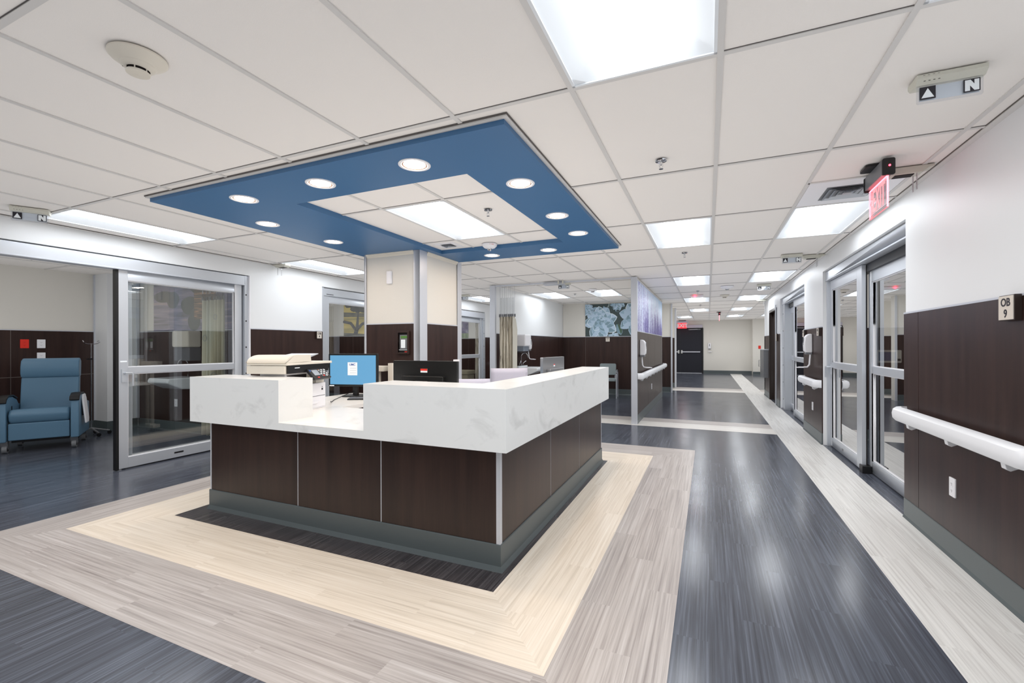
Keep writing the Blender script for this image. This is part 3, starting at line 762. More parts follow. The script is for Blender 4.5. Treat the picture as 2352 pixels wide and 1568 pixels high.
path = [((bx0, 4.05), (-1, 0)), ((bx0, by0), (-1, -1)), ((bx1, by0), (1, -1)), ((bx1, by1), (1, 1)), ((bx1-.16, by1), (0, 1))]
for (px, py), (nx, ny) in path:
    for o_, z in cv: v.append((px-nx*o_, py-ny*o_, z))
m.add(v, [[i*n_+k, (i+1)*n_+k, (i+1)*n_+(k+1) % n_, i*n_+(k+1) % n_] for i in range(len(path)-1) for k in range(n_)], 'rubber_base'); m.build('toe_base', nc)
# marble transaction top: raised blocks round a lower ledge
tx0, tx1, ty0, ty1, dw = -3.775, -1.018, 2.25, 5.03, 0.30
zb, zt, zd = .718, 1.07, .77
m = MB()
m.prism([(tx0, zb), (tx1, zb), (tx1, zt), (-2.018, zt), (-2.018, zd-.002), (-2.782, zd-.002), (-2.782, zt), (tx0, zt)], ty0, ty0+dw, 'marble', 'y')
m.box(tx1-.30, tx1, ty0+dw, ty1, zb, zt, 'marble')
m.build('marble_top', nc)
m = MB(); m.box(-2.782, -2.018, ty0+.0005, ty0+dw, zd-.002, zd, 'marble_desk'); 
m.prism([(tx0+.02, ty0+dw), (tx1-.3, ty0+dw), (tx1-.3, ty1-.02), (-1.75, ty1-.02), (-1.75, 3.055), (-2.98, 3.055), (-2.98, 4.05), (tx0+.02, 4.05)], .735, zd, 'marble_desk'); m.build('desk_surface', nc)

# ---------------------------------------------------------------- printer
pr_ = thing('printer', 'beige and white office printer with tilted key panel, behind the left marble block', 'printer', (-3.035, 2.52, 0.77), math.radians(12))
# local: near right corner at origin; body runs to -x and +y
m = MB(); m.rbox(-.36, 0.0, .10, .52, 0.0, .22, .012, 'white_plastic'); m.build('body', pr_, .004)
m = MB(); m.box(-.001, .004, .115, .505, .012, .105, 'white_plastic'); q = m.build('paper_drawer', pr_, .003)
m = MB(); m.prism([(.15, .045), (.38, .045), (.42, .06), (.40, .068), (.15, .068)], .004, .014, 'white_plastic', 'x'); m.build('drawer_pull', q, .003)
m = MB(); m.box(-.0005, .001, .118, .502, .107, .110, 'slot_dark'); m.box(0, .001, .455, .475, .155, .172, 'black_plastic'); m.box(0, .001, .46, .47, .180, .186, 'print_dark'); m.box(0, .001, .455, .468, .06, .063, 'print_dark'); m.build('seam_and_port', pr_)
m = MB(); m.rbox(-.34, -.10, .12, .50, .22, .32, .01, 'white_plastic'); m.box(-.10, -.015, .40, .51, .22, .31, 'cream_plastic'); m.box(-.101, -.095, .14, .38, .235, .30, 'slot_dark'); m.build('output_bay', pr_)
m = MB(); m.rbox(-.36, -.01, .0, .56, .32, .385, .008, 'cream_plastic'); m.build('scanner_base', pr_, .003)
m = MB(); m.prism([(.02, .322), (.55, .322), (.56, .36), (.555, .39), (.02, .384)], -.012, .004, 'black_gloss', 'x'); m.box(.004, .005, .10, .16, .362, .368, 'paper'); m.build('front_trim', pr_, .002)
m = MB(); m.rbox(-.36, .012, .0, .60, .388, .408, .01, 'cream_plastic'); m.build('scanner_lid', pr_, .004)
m = MB(); P = [(-.012, .408)] + [(.0+.13*(1-math.cos(a)), .408+.062*math.sin(a)) for a in [PI/2*k/8 for k in range(9)]] + [(.30, .468), (.31, .412)]
m.prism(P, -.355, .004, 'cream_plastic', 'x', False); m.build('document_feeder', pr_, .003)
m = MB(); m.prism([(.30, .452), (.50, .476), (.50, .470), (.32, .428)], -.33, -.06, 'aluminium', 'x'); m.build('feeder_tray', pr_, .002)
mp_ = Matrix.Translation((.035, .355, .300)) @ Matrix.Rotation(math.radians(4), 4, 'Z') @ Matrix.Rotation(math.radians(48), 4, 'Y')
m = MB(mp_); m.rbox(-.055, .055, -.115, .145, -.010, .010, .01, 'dark_metal'); q = m.build('control_panel', pr_, .002)
m = MB(mp_); m.box(-.04, .018, -.075, .01, .010, .0115, 'print_grey'); m.build('display', q)
m = MB(mp_)
for a in range(4):
    for b_ in range(5): m.box(-.04+a*.02, -.027+a*.02, .022+b_*.022, .038+b_*.022, .010, .013, ['paper', 'grey_plastic'][(a+b_) % 2] if (a, b_) != (3, 1) else 'red_plastic')
m.box(.036, .046, -.06, -.03, .010, .0125, 'red_plastic'); m.cyl((-.035, -.095, .010), (-.035, -.095, .013), .009, mat='print_blue', n=12); m.box(-.042, -.032, .02, .035, .0132, .0135, 'copper'); m.build('keys', q)['kind'] = 'stuff'

# ---------------------------------------------------------------- monitors
def monitor(name, label, loc, rz, w, h, zc, screen, back_mat='black_gloss', stand=True, tilt=0.0):
    """screen faces -y locally"""
    t = thing(name, label, 'monitor', loc, rz)
    Mx = Matrix.Translation((0, 0, zc)) @ Matrix.Rotation(tilt, 4, 'X')
    m = MB(Mx); m.rbox(-w/2, w/2, -h/2, h/2, -.012, .02, .008, back_mat, 3, 'y'); b_ = m.build('housing', t, .003)
    m = MB(Mx); m.quad([(-w/2+.018, -.0128, -h/2+.022), (w/2-.018, -.0128, -h/2+.022), (w/2-.018, -.0128, h/2-.018), (-w/2+.018, -.0128, h/2-.018)], screen); m.build('screen', t)
    m = MB(Mx); m.rbox(-w*.33, w*.33, -h*.38, h*.16, .018, .055, .012, back_mat, 3, 'y'); m.build('rear_cover', t, .006)
    m = MB(Mx); m.rbox(-.06, .06, -.075, .02, .053, .075, .012, 'dark_metal', 3, 'y'); m.build('mount', t, .002)
    m = MB(); m.box(-.028, .028, .035, .07, .01, zc, 'black_plastic'); m.build('stand_pole', t, .003)
    m = MB(); m.rbox(-.12, .12, -.05, .16, 0, .014, .03, 'black_plastic'); m.build('stand_base', t, .003)
    return t, Mx
t1, Mx = monitor('monitor', 'monitor with glowing blue screen and a small paper note taped on, beside the printer', (-3.47, 3.72, .77), math.radians(14), .56, .35, .285, 'screen_blue')
m = MB(Mx); m.box(-.058, .052, -.0142, -.0132, -.055, .083, 'paper')
text_into(m, 'UMC', .032, Mx.inverted() @ Mx @ Matrix.Translation((-.004, -.0146, .058)) @ Matrix.Rotation(PI/2, 4, 'X'), 'print_blue', bold=.0006)
for z in (.02, -.005, -.03): m.box(-.03, .04, -.0146, -.0142, z, z+.002, 'print_grey')
m.build('taped_note', t1)
m = MB(Mx); m.box(-.27, -.215, -.0135, -.012, -.172, -.162, 'paper'); m.build('asset_label', t1)
t2, Mx = monitor('monitor', 'black monitor seen from behind with a red and white sticker, over the front marble block', (-2.06, 3.0, .77), PI-math.radians(0), .60, .35, .248, 'screen_blue')
# local +y faces the viewer after the half turn
m = MB(Mx); m.box(-.032, .032, .0200, .0212, .082, .112, 'paper'); m.box(-.032, .032, .0212, .0215, .096, .112, 'red_plastic'); m.build('sticker', t2)
m = MB(Mx); m.box(-.305, -.270, -.012, .022, .174, .187, 'white_plastic'); m.build('edge_clip', t2)
m = MB(Mx); text_into(m, 'ViewSonic', .034, Matrix.Translation((0, .0203, .132)) @ Matrix.Rotation(PI, 4, 'Z') @ Matrix.Rotation(PI/2, 4, 'X'), 'slot_dark'); m.build('lettering', t2)
t3, Mx = monitor('monitor', 'silver backed monitor seen from behind at the far end of the right counter', (-1.45, 4.35, .77), -math.radians(96), .52, .33, .26, 'screen_blue', 'steel_panel')
m = MB(Mx); m.box(-.018, .018, .0200, .0212, .07, .095, 'paper'); m.box(-.018, .018, .0212, .0215, .085, .095, 'red_plastic'); m.build('sticker', t3)
# keyboard
kb = thing('keyboard', 'dark keyboard on the white desk in front of the blue screen monitor', 'keyboard', (-3.16, 3.62, .77), math.radians(28))
m = MB(); m.rbox(-.21, .21, -.07, .07, 0, .012, .01, 'dark_metal'); m.build('case', kb, .002)
m = MB()
for a in range(15):
    for b_ in range(5): m.box(-.2+a*.0267, -.177+a*.0267, -.062+b_*.025, -.041+b_*.025, .012, .018, 'grey_plastic')
tag_ = m.build('keys', kb); tag_['kind'] = 'stuff'
m = MB(); m.tube([(-3.52, 3.83, .95), (-3.49, 3.76, .83), (-3.50, 3.6, .79), (-3.42, 3.4, .775), (-3.30, 3.24, .775), (-3.2, 3.14, .80)], .004, 'black_plastic', 6)
tag(m.build('power_cable'), 'black cable drooping from behind the blue screen monitor to the printer', 'cable')
m = MB(); m.tube([(-3.42, 3.80, .93), (-3.3, 3.85, .84), (-3.2, 3.80, .80), (-3.05, 3.88, .79), (-2.99, 3.98, .87), (-3.02, 4.05, .95)], .004, 'black_plastic', 6)
tag(m.build('signal_cable'), 'black cable curling to the right of the blue screen monitor stand', 'cable')
m = MB(); m.rbox(-3.66, -3.44, 3.50, 3.72, .77, .80, .01, 'dark_metal')
# cream side furniture next to the column
wk = thing('workstation_cart', 'white medical cart frame in front of the column, between the two desk monitors', 'cart', (-3.42, 4.16, 0))
m = MB(); m.box(-.22, .03, -.06, .10, 1.02, 1.08, 'cream_plastic'); m.build('shelf', wk, .006)
m = MB(); m.rbox(.085, .16, -.05, .03, .45, 1.115, .012, 'cream_plastic'); m.build('upright_panel', wk, .003)
m = MB(); m.box(-.12, -.08, 0, .04, .10, 1.02, 'cream_plastic'); m.box(-.25, .18, -.05, .05, .06, .11, 'cream_plastic'); m.build('frame', wk, .004)
m = MB()
for a in (-.22, .15): m.cyl((a, -.03, .03), (a, -.01, .03), .03, mat='black_plastic'); m.cyl((a, .02, .03), (a, .04, .03), .03, mat='black_plastic')
m.build('caster', wk)

# office chairs with pale mesh backs behind the counter
def office_chair(label, loc, rz, hz):
    t = thing('office_chair', label, 'chair', loc, rz, 'mesh backed office chairs behind the counter')
    m = MB(); N = 8; v = []
    for z in (0.0, .12, .24, .36, .42):
        for k in range(N+1):
            u = -1+2*k/N; v.append((u*(.235-.02*abs(z-.2)), .03-.05*(1-u*u)+.03*z, hz-.42+z))
    W_ = N+1
    m.add(v, [[r*W_+k, r*W_+k+1, (r+1)*W_+k+1, (r+1)*W_+k] for r in range(4) for k in range(N)], 'mesh_lilac', True)
    o = m.build('backrest', t); md = o.modifiers.new('s', 'SOLIDIFY'); md.thickness = .03
    m = MB(); m.rbox(-.24, .24, -.46, -.02, .44, .52, .06, 'mesh_lilac'); m.build('seat', t, .02)
    for s_ in (-1, 1):
        m = MB(); m.box(s_*.27-.03, s_*.27+.03, -.36, -.10, .66, .69, 'black_plastic'); m.box(s_*.27-.012, s_*.27+.012, -.24, -.2, .46, .66, 'black_plastic'); m.build('armrest', t, .01)
    m = MB(); m.box(-.03, .03, 0, .05, .42, hz-.15, 'black_plastic'); m.build('back_support', t)
    m = MB(); m.cyl((0, -.24, .1), (0, -.24, .44), .028, mat='black_plastic'); m.build('gas_column', t)
    m = MB()
    for k in range(5):
        a = 2*PI*k/5; x, y = .29*math.cos(a), -.24+.29*math.sin(a)
        m.tube([(0, -.24, .12), (x, y, .075)], [.03, .018], 'black_plastic'); 
    m.build('star_base', t)
    for k in range(5):
        a = 2*PI*k/5; x, y = .29*math.cos(a), -.24+.29*math.sin(a)
        m = MB(); m.cyl((x-.015, y, .03), (x+.015, y, .03), .03, mat='black_plastic', n=12); m.build('caster', t)
    return t
office_chair('office chair with grey mesh back and black armrest, between the blue screen and black monitors', (-2.42, 3.62, 0), -.10, 1.0)
office_chair('office chair with pale mesh back just right of the black monitor', (-2.32, 4.16, 0), math.radians(23), .96)
office_chair('office chair with pale mesh back in front of the wood grain curtain', (-2.22, 5.02, 0), math.radians(34), 1.035)

# ---------------------------------------------------------------- wall fittings
RW = 1.37
def handrail(label, x, sgn, y0, y1, z=0.815, group='white wall handrails'):
    """rail along y, sgn = direction into the room"""
    t = thing('handrail', label, 'handrail', (x, y0, 0), 0, group); L = y1-y0
    D = 0.095
    prof = [(0.0, -.060), (.022, -.064), (.038, -.040), (.042, 0.0), (.036, .034), (.018, .052), (-.012, .056), (-.022, .03), (-.022, -.03)]
    n = len(prof); v = []
    path = []
    for k in range(7):
        a = PI/2*k/6; path.append((D*math.sin(a)*1.0 - .03, .10*(1-math.cos(a)), math.sin(a)))
    stations = [(0.0, 0.0)] + [((D-.03)*math.sin(a), .085*(1-math.cos(a))) for a in [PI/12*k for k in range(1, 7)]]
    pts = [(p[0], p[1]) for p in stations] + [(p[0], L-p[1]) for p in stations[::-1]]
    N = len(pts)
    for i, (dx, yy) in enumerate(pts):
        a0 = pts[max(i-1, 0)]; a1 = pts[min(i+1, N-1)]
        d = Vector((a1[0]-a0[0], a1[1]-a0[1])); d.normalize(); nx, ny = d.y, -d.x
        for (o_, z_) in prof:
            v.append((sgn*(dx+nx*o_), yy+ny*o_, z+z_*.84))
    m = MB(); m.add(v, [[i*n+k, i*n+(k+1) % n, (i+1)*n+(k+1) % n, (i+1)*n+k] for i in range(N-1) for k in range(n)] + [list(range(n))[::-1], [(N-1)*n+k for k in range(n)]], 'rail_white', True)
    m.build('rail', t)
    k = max(2, int(L/.65)+1)
    for i in range(k):
        y = .22+(L-.44)*i/(k-1)
        m = MB(); m.prism([(sgn*.0, z-.055), (sgn*.068, z-.055), (sgn*.062, z-.088), (sgn*.045, z-.098), (sgn*.0, z-.075)], y-.02, y+.02, 'rail_white', 'y'); m.build('bracket', t, .003)
    return t
handrail('white handrail on the dark wood wall at the right edge of the photo', RW, -1, 2.72, 4.30, .80)
handrail('short white handrail between the two pairs of sliding glass doors on the right', RW, -1, 7.06, 8.18, .80)
handrail('white handrail under the lavender mural', -1.08, 1, 7.72, 12.35, .80)
m_ = handrail('end of a white handrail behind the silver post, at the far left passage', -5.65, 1, 11.5, 12.4, .80)

def wall_T(x, y, z, face):
    """local: x right along wall as seen by the viewer, y out of the wall (toward viewer = -y), z up"""
    rz = {'-x': -PI/2, '+x': PI/2, '-y': 0.0, '+y': PI}[face]
    return (x, y, z), rz
def outlet(label, x, y, z, face, w=.072, h=.115, mat='white_plastic', kind='duplex', name='wall_outlet', cat='outlet'):
    loc, rz = wall_T(x, y, z, face); t = thing(name, label, cat, loc, rz)
    m = MB(); m.rbox(-w/2, w/2, -h/2, h/2, -.007, 0, .004, mat, 3, 'y'); m.build('cover_plate', t, .001)
    if kind == 'duplex':
        for dz in (-.021, .021):
            m = MB(); m.rbox(-.016, .016, dz-.014, dz+.014, -.0085, -.007, .005, mat, 3, 'y'); q_ = m.build('socket', t)
            m = MB(); m.box(-.008, -.006, -.0088, -.0084, dz-.003, dz+.006, 'slot_dark'); m.box(.005, .007, -.0088, -.0084, dz-.003, dz+.006, 'slot_dark'); m.box(-.002, .002, -.0088, -.0084, dz-.010, dz-.006, 'slot_dark'); m.build('slots', q_)
    else:
        m = MB(); m.box(-w*.28, w*.28, -.0085, -.007, -h*.32, h*.32, mat); m.build('insert', t)
    return t
outlet('white wall outlet low on the dark wood wall, below the nearest handrail', RW, 3.59, .44, '-x')
outlet('white wall outlet low on the wood wall between the two sliding door pairs', RW, 7.6, .44, '-x')
outlet('white wall outlet under the handrail of the lavender mural wall', -1.08, 9.73, .46, '+x')
outlet('red wall outlet above the blue recliner', -8.9, 3.083, 1.355, '+x', .09, .125, 'red_plastic')
outlet('white wall outlet above the recliner, right of the red outlet', -8.9, 3.257, 1.355, '+x', .09, .125)
outlet('white wall outlet directly above the recliner back, lower one', -8.9, 3.257, 1.165, '+x', .09, .125)
outlet('white wall outlet seen low through the open sliding glass leaf', -7.55, 4.3, .44, '-y')
outlet('small red outlet on the far cream wall, at the end of the corridor', 2.06, 22.3, 1.22, '-y', .10, .14, 'red_plastic', 'plain')

def dispenser(label, x, y, z, face, arm=True):
    loc, rz = wall_T(x, y, z, face); t = thing('hand_sanitizer_dispenser', label, 'dispenser', loc, rz)
    m = MB(); P = [(0, -.13), (-.075, -.13), (-.10, -.10), (-.105, .0), (-.095, .09), (-.07, .125), (-.04, .14), (0, .14)]
    m.prism(P, -.06, .06, 'white_plastic', 'x'); m.build('cover', t, .018, 3)
    m = MB(); m.box(-.055, .055, -.085, -.002, -.155, -.125, 'grey_plastic'); m.build('base', t, .008)
    m = MB(); m.rbox(-.014, .014, -.02, .09, -.1065, -.100, .013, 'grey_plastic', 4, 'y'); m.build('window', t)
    if arm:
        m = MB(); m.tube([(.035, -.025, -.15), (.035, -.03, -.22), (.035, -.035, -.30), (.03, -.06, -.335), (.02, -.12, -.34), (.018, -.17, -.34)], [.012, .012, .012, .011, .009, .009], 'white_plastic'); m.build('drip_arm', t)
        m = MB(); m.rbox(-.05, .06, -.20, -.09, -.348, -.338, .03, 'white_plastic'); m.build('drip_tray', t)
    return t
dispenser('white hand sanitizer dispenser between the two pairs of sliding doors on the right', RW, 7.66, 1.33, '-x')
dispenser('white hand sanitizer dispenser at the near end of the lavender mural wall', -1.08, 8.02, 1.27, '+x')
dispenser('small white sanitizer dispenser on the far cream wall, right of the dark doors', .06, 22.8, 1.28, '-y', False)
m = MB(); m.rbox(-.0, .16, 22.66, 22.8, 1.0, 1.03, .03, 'white_plastic'); tag(m.build('drip_tray'), 'small white drip tray under the dispenser on the far cream wall', 'tray')

def room_sign(label, x, y, z, face, s=.115, lines=None, h=None, arm=False):
    loc, rz = wall_T(x, y, z, face); t = thing('room_sign', label, 'sign', loc, rz, 'room number signs'); h = h or s
    m = MB(); m.box(-s/2, s/2, -.028, 0, -h/2, h/2, 'brown_frame'); m.build('back_plate', t, .002)
    m = MB(); m.box(-s/2+.004, s/2-.004, -.032, -.028, -h/2+.004, h/2-.004, 'sign_face'); m.build('face', t, .001)
    if lines:
        for i, (tx, sz, dz) in enumerate(lines):
            m = MB(); text_into(m, tx, sz, Matrix.Translation((0, -.0325, dz)) @ Matrix.Rotation(PI/2, 4, 'X'), 'print_dark', bold=.0012); m.build('lettering', t)
    return t
room_sign('tan room sign reading OB 9 on the wood wall at the right edge', RW, 2.99, 1.49, '-x', .125, [('OB', .055, .025), ('9', .055, -.03)])
room_sign('tan room sign reading OB 4 on the wood wall behind the printer', -5.65, 5.285, 1.487, '+x', .10, [('OB', .046, .022), ('4', .042, -.024)], .115)
room_sign('small room sign beside the nearer sliding doors, above the sanitizer dispenser', RW, 7.13, 1.485, '-x', .11, [('OB', .046, .022), ('8', .042, -.024)])
room_sign('small room sign at the far side of the sanitizer dispenser on the right wall', RW, 8.12, 1.485, '-x', .11, [('OB', .046, .022), ('7', .042, -.024)])
room_sign('narrow sign beside the brown doorway on the right', RW, 11.12, 1.475, '-x', .10, None, .16)
room_sign('tiny room sign under the succulent mural in the alcove', -2.465, 12.1, 1.47, '-y', .115, [('TRIAGE', .022, .03), ('7', .03, -.012)])

# column fittings
t = thing('fire_alarm_panel', 'brown framed fire alarm panel with green display on the column', 'alarm panel', (-3.265, 4.32, 1.35))
m = MB()
for a in ((-.088, -.066, -.135, .135), (.066, .088, -.135, .135), (-.066, .066, .115, .135), (-.066, .066, -.135, -.115)): m.box(a[0], a[1], -.028, 0, a[2], a[3], 'wainscot')
m.build('frame', t, .002)
m = MB(); m.box(-.066, .066, -.010, 0, -.115, .115, 'gap_black'); m.build('recess', t)
m = MB(); m.box(-.05, .062, -.014, -.01, -.075, .09, 'grey_plastic'); f_ = m.build('face_plate', t, .002)
m = MB(); m.box(-.035, .055, -.0155, -.014, .05, .078, 'lcd_green'); m.build('display', f_)
m = MB(); m.box(-.03, .028, -.0155, -.014, -.062, .034, 'paper'); 
for k in range(7): m.box(-.02, .018, -.0158, -.0154, .02-.011*k, .0215-.011*k, 'print_grey')
m.build('printed_card', f_)
m = MB(); m.box(-.062, .058, -.0125, -.010, -.088, -.082, 'paper'); m.build('white_strip', t)
m = MB(); m.box(.018, .06, -.0125, -.010, -.112, -.102, 'print_red'); m.build('red_tag', t)
t = thing('motion_sensor', 'small white box sensor high on the cream face of the column', 'sensor', (-3.475, 4.332, 2.125))
m = MB(); m.prism([(-.036, 0), (.036, 0), (.036, -.018), (.022, -.03), (-.022, -.03), (-.036, -.022)], -.075, .075, 'white_plastic'); m.build('housing', t, .003)

# steel cabinet on the right wall, far
t = thing('wall_cabinet', 'narrow steel wall cabinet beside the brown doorway, far down the right wall', 'cabinet', (RW, 12.70, .5))
m = MB(); m.box(-.11, -.0, 0, .8, 0, .69, 'steel_panel'); m.build('body', t, .006)
m = MB(); m.box(-.125, 0, -.01, .81, .69, .705, 'corner_metal'); m.build('top', t)
m = MB(); m.tube([(-.11, .7, .25), (-.15, .7, .25), (-.15, .7, .42), (-.11, .7, .42)], .008, 'chrome'); m.build('handle', t)

# ---------------------------------------------------------------- ceiling fittings
def exit_sign(label, x, y, rz, arrow=True):
    """edge lit acrylic sign hanging along local y, housing above"""
    t = thing('exit_sign', label, 'exit sign', (x, y, CEIL), rz)
    m = MB(); m.rbox(-.085, .06, .10, .24, -.012, 0, .02, 'black_plastic'); m.build('canopy', t)
    m = MB(); m.rbox(-.028, .028, 0, .34, -.10, -.012, .004, 'grey_plastic'); m.build('housing', t, .003)
    m = MB(); m.rbox(-.032, .032, -.112, -.010, -.012, .0, .01, 'black_plastic', 3, 'y'); m.build('end_cap', t)
    m = MB(); m.rbox(-.032, .032, -.112, -.010, .34, .352, .01, 'black_plastic', 3, 'y'); e_ = m.build('end_cap', t)
    m = MB(); m.sphere((.004, -.013, -.055), .006, 'led_red', 10); m.build('indicator_light', t)
    m = MB(); m.box(-.004, .004, .01, .335, -.30, -.105, 'exit_acrylic'); a_ = m.build('acrylic_panel', t)
    m = MB(); m.box(-.0045, .0045, .008, .011, -.302, -.112, 'exit_edge'); m.box(-.0045, .0045, .334, .337, -.302, -.112, 'exit_edge'); m.box(-.0045, .0045, .008, .337, -.303, -.300, 'exit_pink'); m.box(-.006, .006, .01, .335, -.116, -.110, 'exit_edge'); m.build('lit_edge', a_)
    m = MB()
    text_into(m, 'EXIT', .20, Matrix.Translation((-.0046, .155, -.205)) @ Matrix.Rotation(-PI/2, 4, 'Z') @ Matrix.Rotation(PI/2, 4, 'X') @ Matrix.Diagonal((.56, 1.05, 1, 1)), 'exit_letter', bold=.003)
    m.build('lettering', a_)
    if arrow:
        m = MB(); m.prism([(.315, -.205), (.295, -.185), (.295, -.225)], -.0052, -.0044, 'exit_pink', 'x'); m.build('arrow', a_)
    return t
e1 = exit_sign('glowing red glass exit sign hanging under the ceiling near the right wall', 1.012, 3.44, 0)
e2 = exit_sign('thin red exit sign seen edge on, hanging in the middle of the far corridor', .36, 17.0, 0)
t = thing('exit_sign', 'red lit EXIT sign above the dark double doors at the corridor end', 'exit sign', (-1.09, 22.2, CEIL))
m = MB(); m.box(-.16, .16, -.04, .04, -.03, 0, 'black_plastic'); m.build('canopy', t)
m = MB(); m.box(-.27, .27, -.03, .03, -.11, -.03, 'mesh_lilac'); m.build('housing', t, .004)
m = MB(); m.box(-.20, .19, -.005, .005, -.37, -.11, 'exit_red'); a_ = m.build('panel', t)
m = MB(); text_into(m, 'EXIT', .22, Matrix.Translation((0, -.0065, -.24)) @ Matrix.Rotation(PI/2, 4, 'X'), 'paper', bold=.006); m.build('lettering', a_)

def zone_sign(label, x, y, rz=0.0):
    """box with slots on the ceiling and a clear hanging plate with a triangle and a block letter"""
    t = thing('ceiling_zone_sign', label, 'sign', (x, y, CEIL), rz, 'zone signs with triangle and letter')
    m = MB(); m.prism([(-.05, 0), (-.05, -.018), (-.028, -.038), (.03, -.038), (.05, -.018), (.05, 0)], -.115, .115, 'offwhite_plastic', 'x'); m.build('housing', t, .002)
    m = MB()
    for k in range(4):
        xx = -.095+.016*k
        m.quad([(xx, -.0505, -.006), (xx+.007, -.0505, -.006), (xx+.012, -.041, -.0275), (xx+.005, -.041, -.0275)], 'slot_dark')
    m.build('vent_slots', t)
    m = MB(); m.prism(rrect(-.108, .108, -.115, -.036, .008), -.024, -.019, 'clear_plastic', 'y'); p_ = m.build('clear_plate', t)
    m = MB(); m.box(-.098, .098, -.0175, -.0165, -.102, -.042, 'paper'); m.build('white_insert', p_)
    m = MB(); m.box(-.098, -.045, -.0262, -.0246, -.098, -.045, 'print_dark'); m.prism([(-.093, -.092), (-.050, -.092), (-.0715, -.052)], -.0268, -.0262, 'paper', 'y'); m.build('triangle_mark', p_)
    m = MB(); m.box(.045, .098, -.0262, -.0246, -.098, -.045, 'print_dark'); m.prism([(.049, -.094), (.065, -.094), (.065, -.072), (.079, -.094), (.094, -.094), (.094, -.049), (.079, -.049), (.079, -.068), (.067, -.049), (.049, -.049)], -.0268, -.0262, 'paper', 'y'); m.build('letter_mark', p_)
    return t
z1 = zone_sign('ceiling zone sign with triangle and block letter, largest, at the upper right', .935, 2.50)
zone_sign('second ceiling zone sign, above the gap between the right wall sliding doors', .975, 6.66)
zone_sign('third ceiling zone sign, small and pale, in front of a troffer down the corridor', .97, 9.68)
zone_sign('ceiling zone sign at the left edge of the photo beside the long troffer', -5.17, 1.83, math.radians(60))
zone_sign('tiny ceiling zone sign at the far left passage by a troffer, beside the column', -5.05, 8.9)
zone_sign('pale ceiling zone sign at the alcove opening, beside the ceiling mounted rail', -2.42, 7.95)

def door_sensor(label, x, y, rz):
    t = thing('door_signal', label, 'signal unit', (x, y, CEIL), rz)
    m = MB(); m.prism([(-.13, 0), (-.13, -.02), (-.10, -.045), (.06, -.045), (.09, -.02), (.12, -.015), (.12, 0)], -.045, .045, 'offwhite_plastic', 'y'); m.build('housing', t, .004)
    m = MB(); m.box(-.08, .02, -.03, .03, -.049, -.044, 'slot_dark'); m.build('lens_slot', t)
    for yy in (-.03, .03):
        m = MB(); m.box(.03, .035, yy-.006, yy+.006, -.15, -.04, 'clear_plastic'); m.box(.0305, .0345, yy-.004, yy+.004, -.15, -.04, 'tee_bar'); m.build('hanging_prong', t)
    return t
door_sensor('signal unit with two hanging prongs beside the glass exit sign', 1.20, 3.72, 0)
door_sensor('signal unit with two prongs beside the second zone sign on the right', 1.24, 6.80, 0)
door_sensor('signal unit with two prongs high above the OB 4 sign on the left wall', -5.50, 4.50, PI)
door_sensor('small signal unit near the farther sliding doors at the right wall top', 1.25, 12.9, 0)

def sprinkler(label, x, y, z=CEIL):
    t = thing('sprinkler', label, 'sprinkler', (x, y, z), 0, 'ceiling sprinklers')
    m = MB(); m.lathe([(.001, -.001), (.036, -.001), (.034, -.007), (.018, -.010), (.014, -.002)], (0, 0, 0), 'chrome', 24); m.build('rose', t)
    m = MB(); m.cyl((0, 0, -.002), (0, 0, -.03), .009, .006, 'chrome', 12); m.tube([(-.009, 0, -.022), (-.011, 0, -.035), (-.004, 0, -.05), (0, 0, -.053)], .002, 'chrome', 6); m.tube([(.009, 0, -.022), (.011, 0, -.035), (.004, 0, -.05), (0, 0, -.053)], .002, 'chrome', 6); m.build('head', t)
    m = MB(); m.cyl((0, 0, -.053), (0, 0, -.055), .013, mat='chrome', n=16); m.build('deflector', t)
    return t
sprinkler('chrome ceiling sprinkler between the blue soffit and the corridor, nearest', -.265, 2.93)
sprinkler('chrome ceiling sprinkler just beyond the first corridor troffer', -.265, 5.98)
sprinkler('chrome sprinkler inside the white centre of the blue soffit', -1.70, 3.40)
sprinkler('small sprinkler on the alcove ceiling between its two troffers', -2.72, 9.75)
sprinkler('small sprinkler on the ceiling of the recliner room', -7.75, 2.75, 2.445)
sprinkler('tiny sprinkler on the corridor ceiling before the red lit alarm', -.2, 10.3)
sprinkler('tiny sprinkler on the corridor ceiling beyond the red lit alarm', -.2, 13.9)

def detector(label, x, y, z=CEIL, r=.085, tone='cream_plastic', horn=False):
    t = thing('smoke_detector', label, 'smoke detector', (x, y, z))
    m = MB(); m.lathe([(.001, 0), (r, 0), (r, -.006), (r*.92, -.014), (r*.66, -.030), (r*.62, -.034)], (0, 0, 0), tone, 40); m.build('base', t)
    m = MB(); m.lathe([(r*.62, -.030), (r*.62, -.034), (r*.58, -.040), (r*.40, -.050)], (0, 0, 0), tone, 40); m.build('body', t)
    m = MB(); m.lathe([(r*.36, -.046), (r*.36, -.062)], (0, 0, 0), 'slot_dark', 32); m.build('chamber', t)
    m = MB(); m.lathe([(r*.42, -.060), (r*.40, -.066), (.0005, -.069)], (0, 0, 0), tone, 32)
    for k in range(6):
        a = PI*k/3+.3; m.cyl((r*.39*math.cos(a), r*.39*math.sin(a), -.048), (r*.39*math.cos(a), r*.39*math.sin(a), -.063), .0022, mat=tone, n=6)
    m.build('cap', t)
    m = MB(); m.cyl((-r*.50*.7, -r*.5*.7, -.040), (-r*.50*.7, -r*.5*.7, -.0445), .003, mat='slot_dark', n=8); m.build('indicator', t)
    m = MB(); m.box(.3*r, .62*r, -.62*r, -.55*r, -.024, -.0225, 'paper'); return t
detector('round cream smoke detector at the upper left of the ceiling, nearest', -2.075, 1.045, r=.096)
detector('small cone shaped smoke detector on the corridor ceiling, farther of two', .35, 11.4, r=.10)
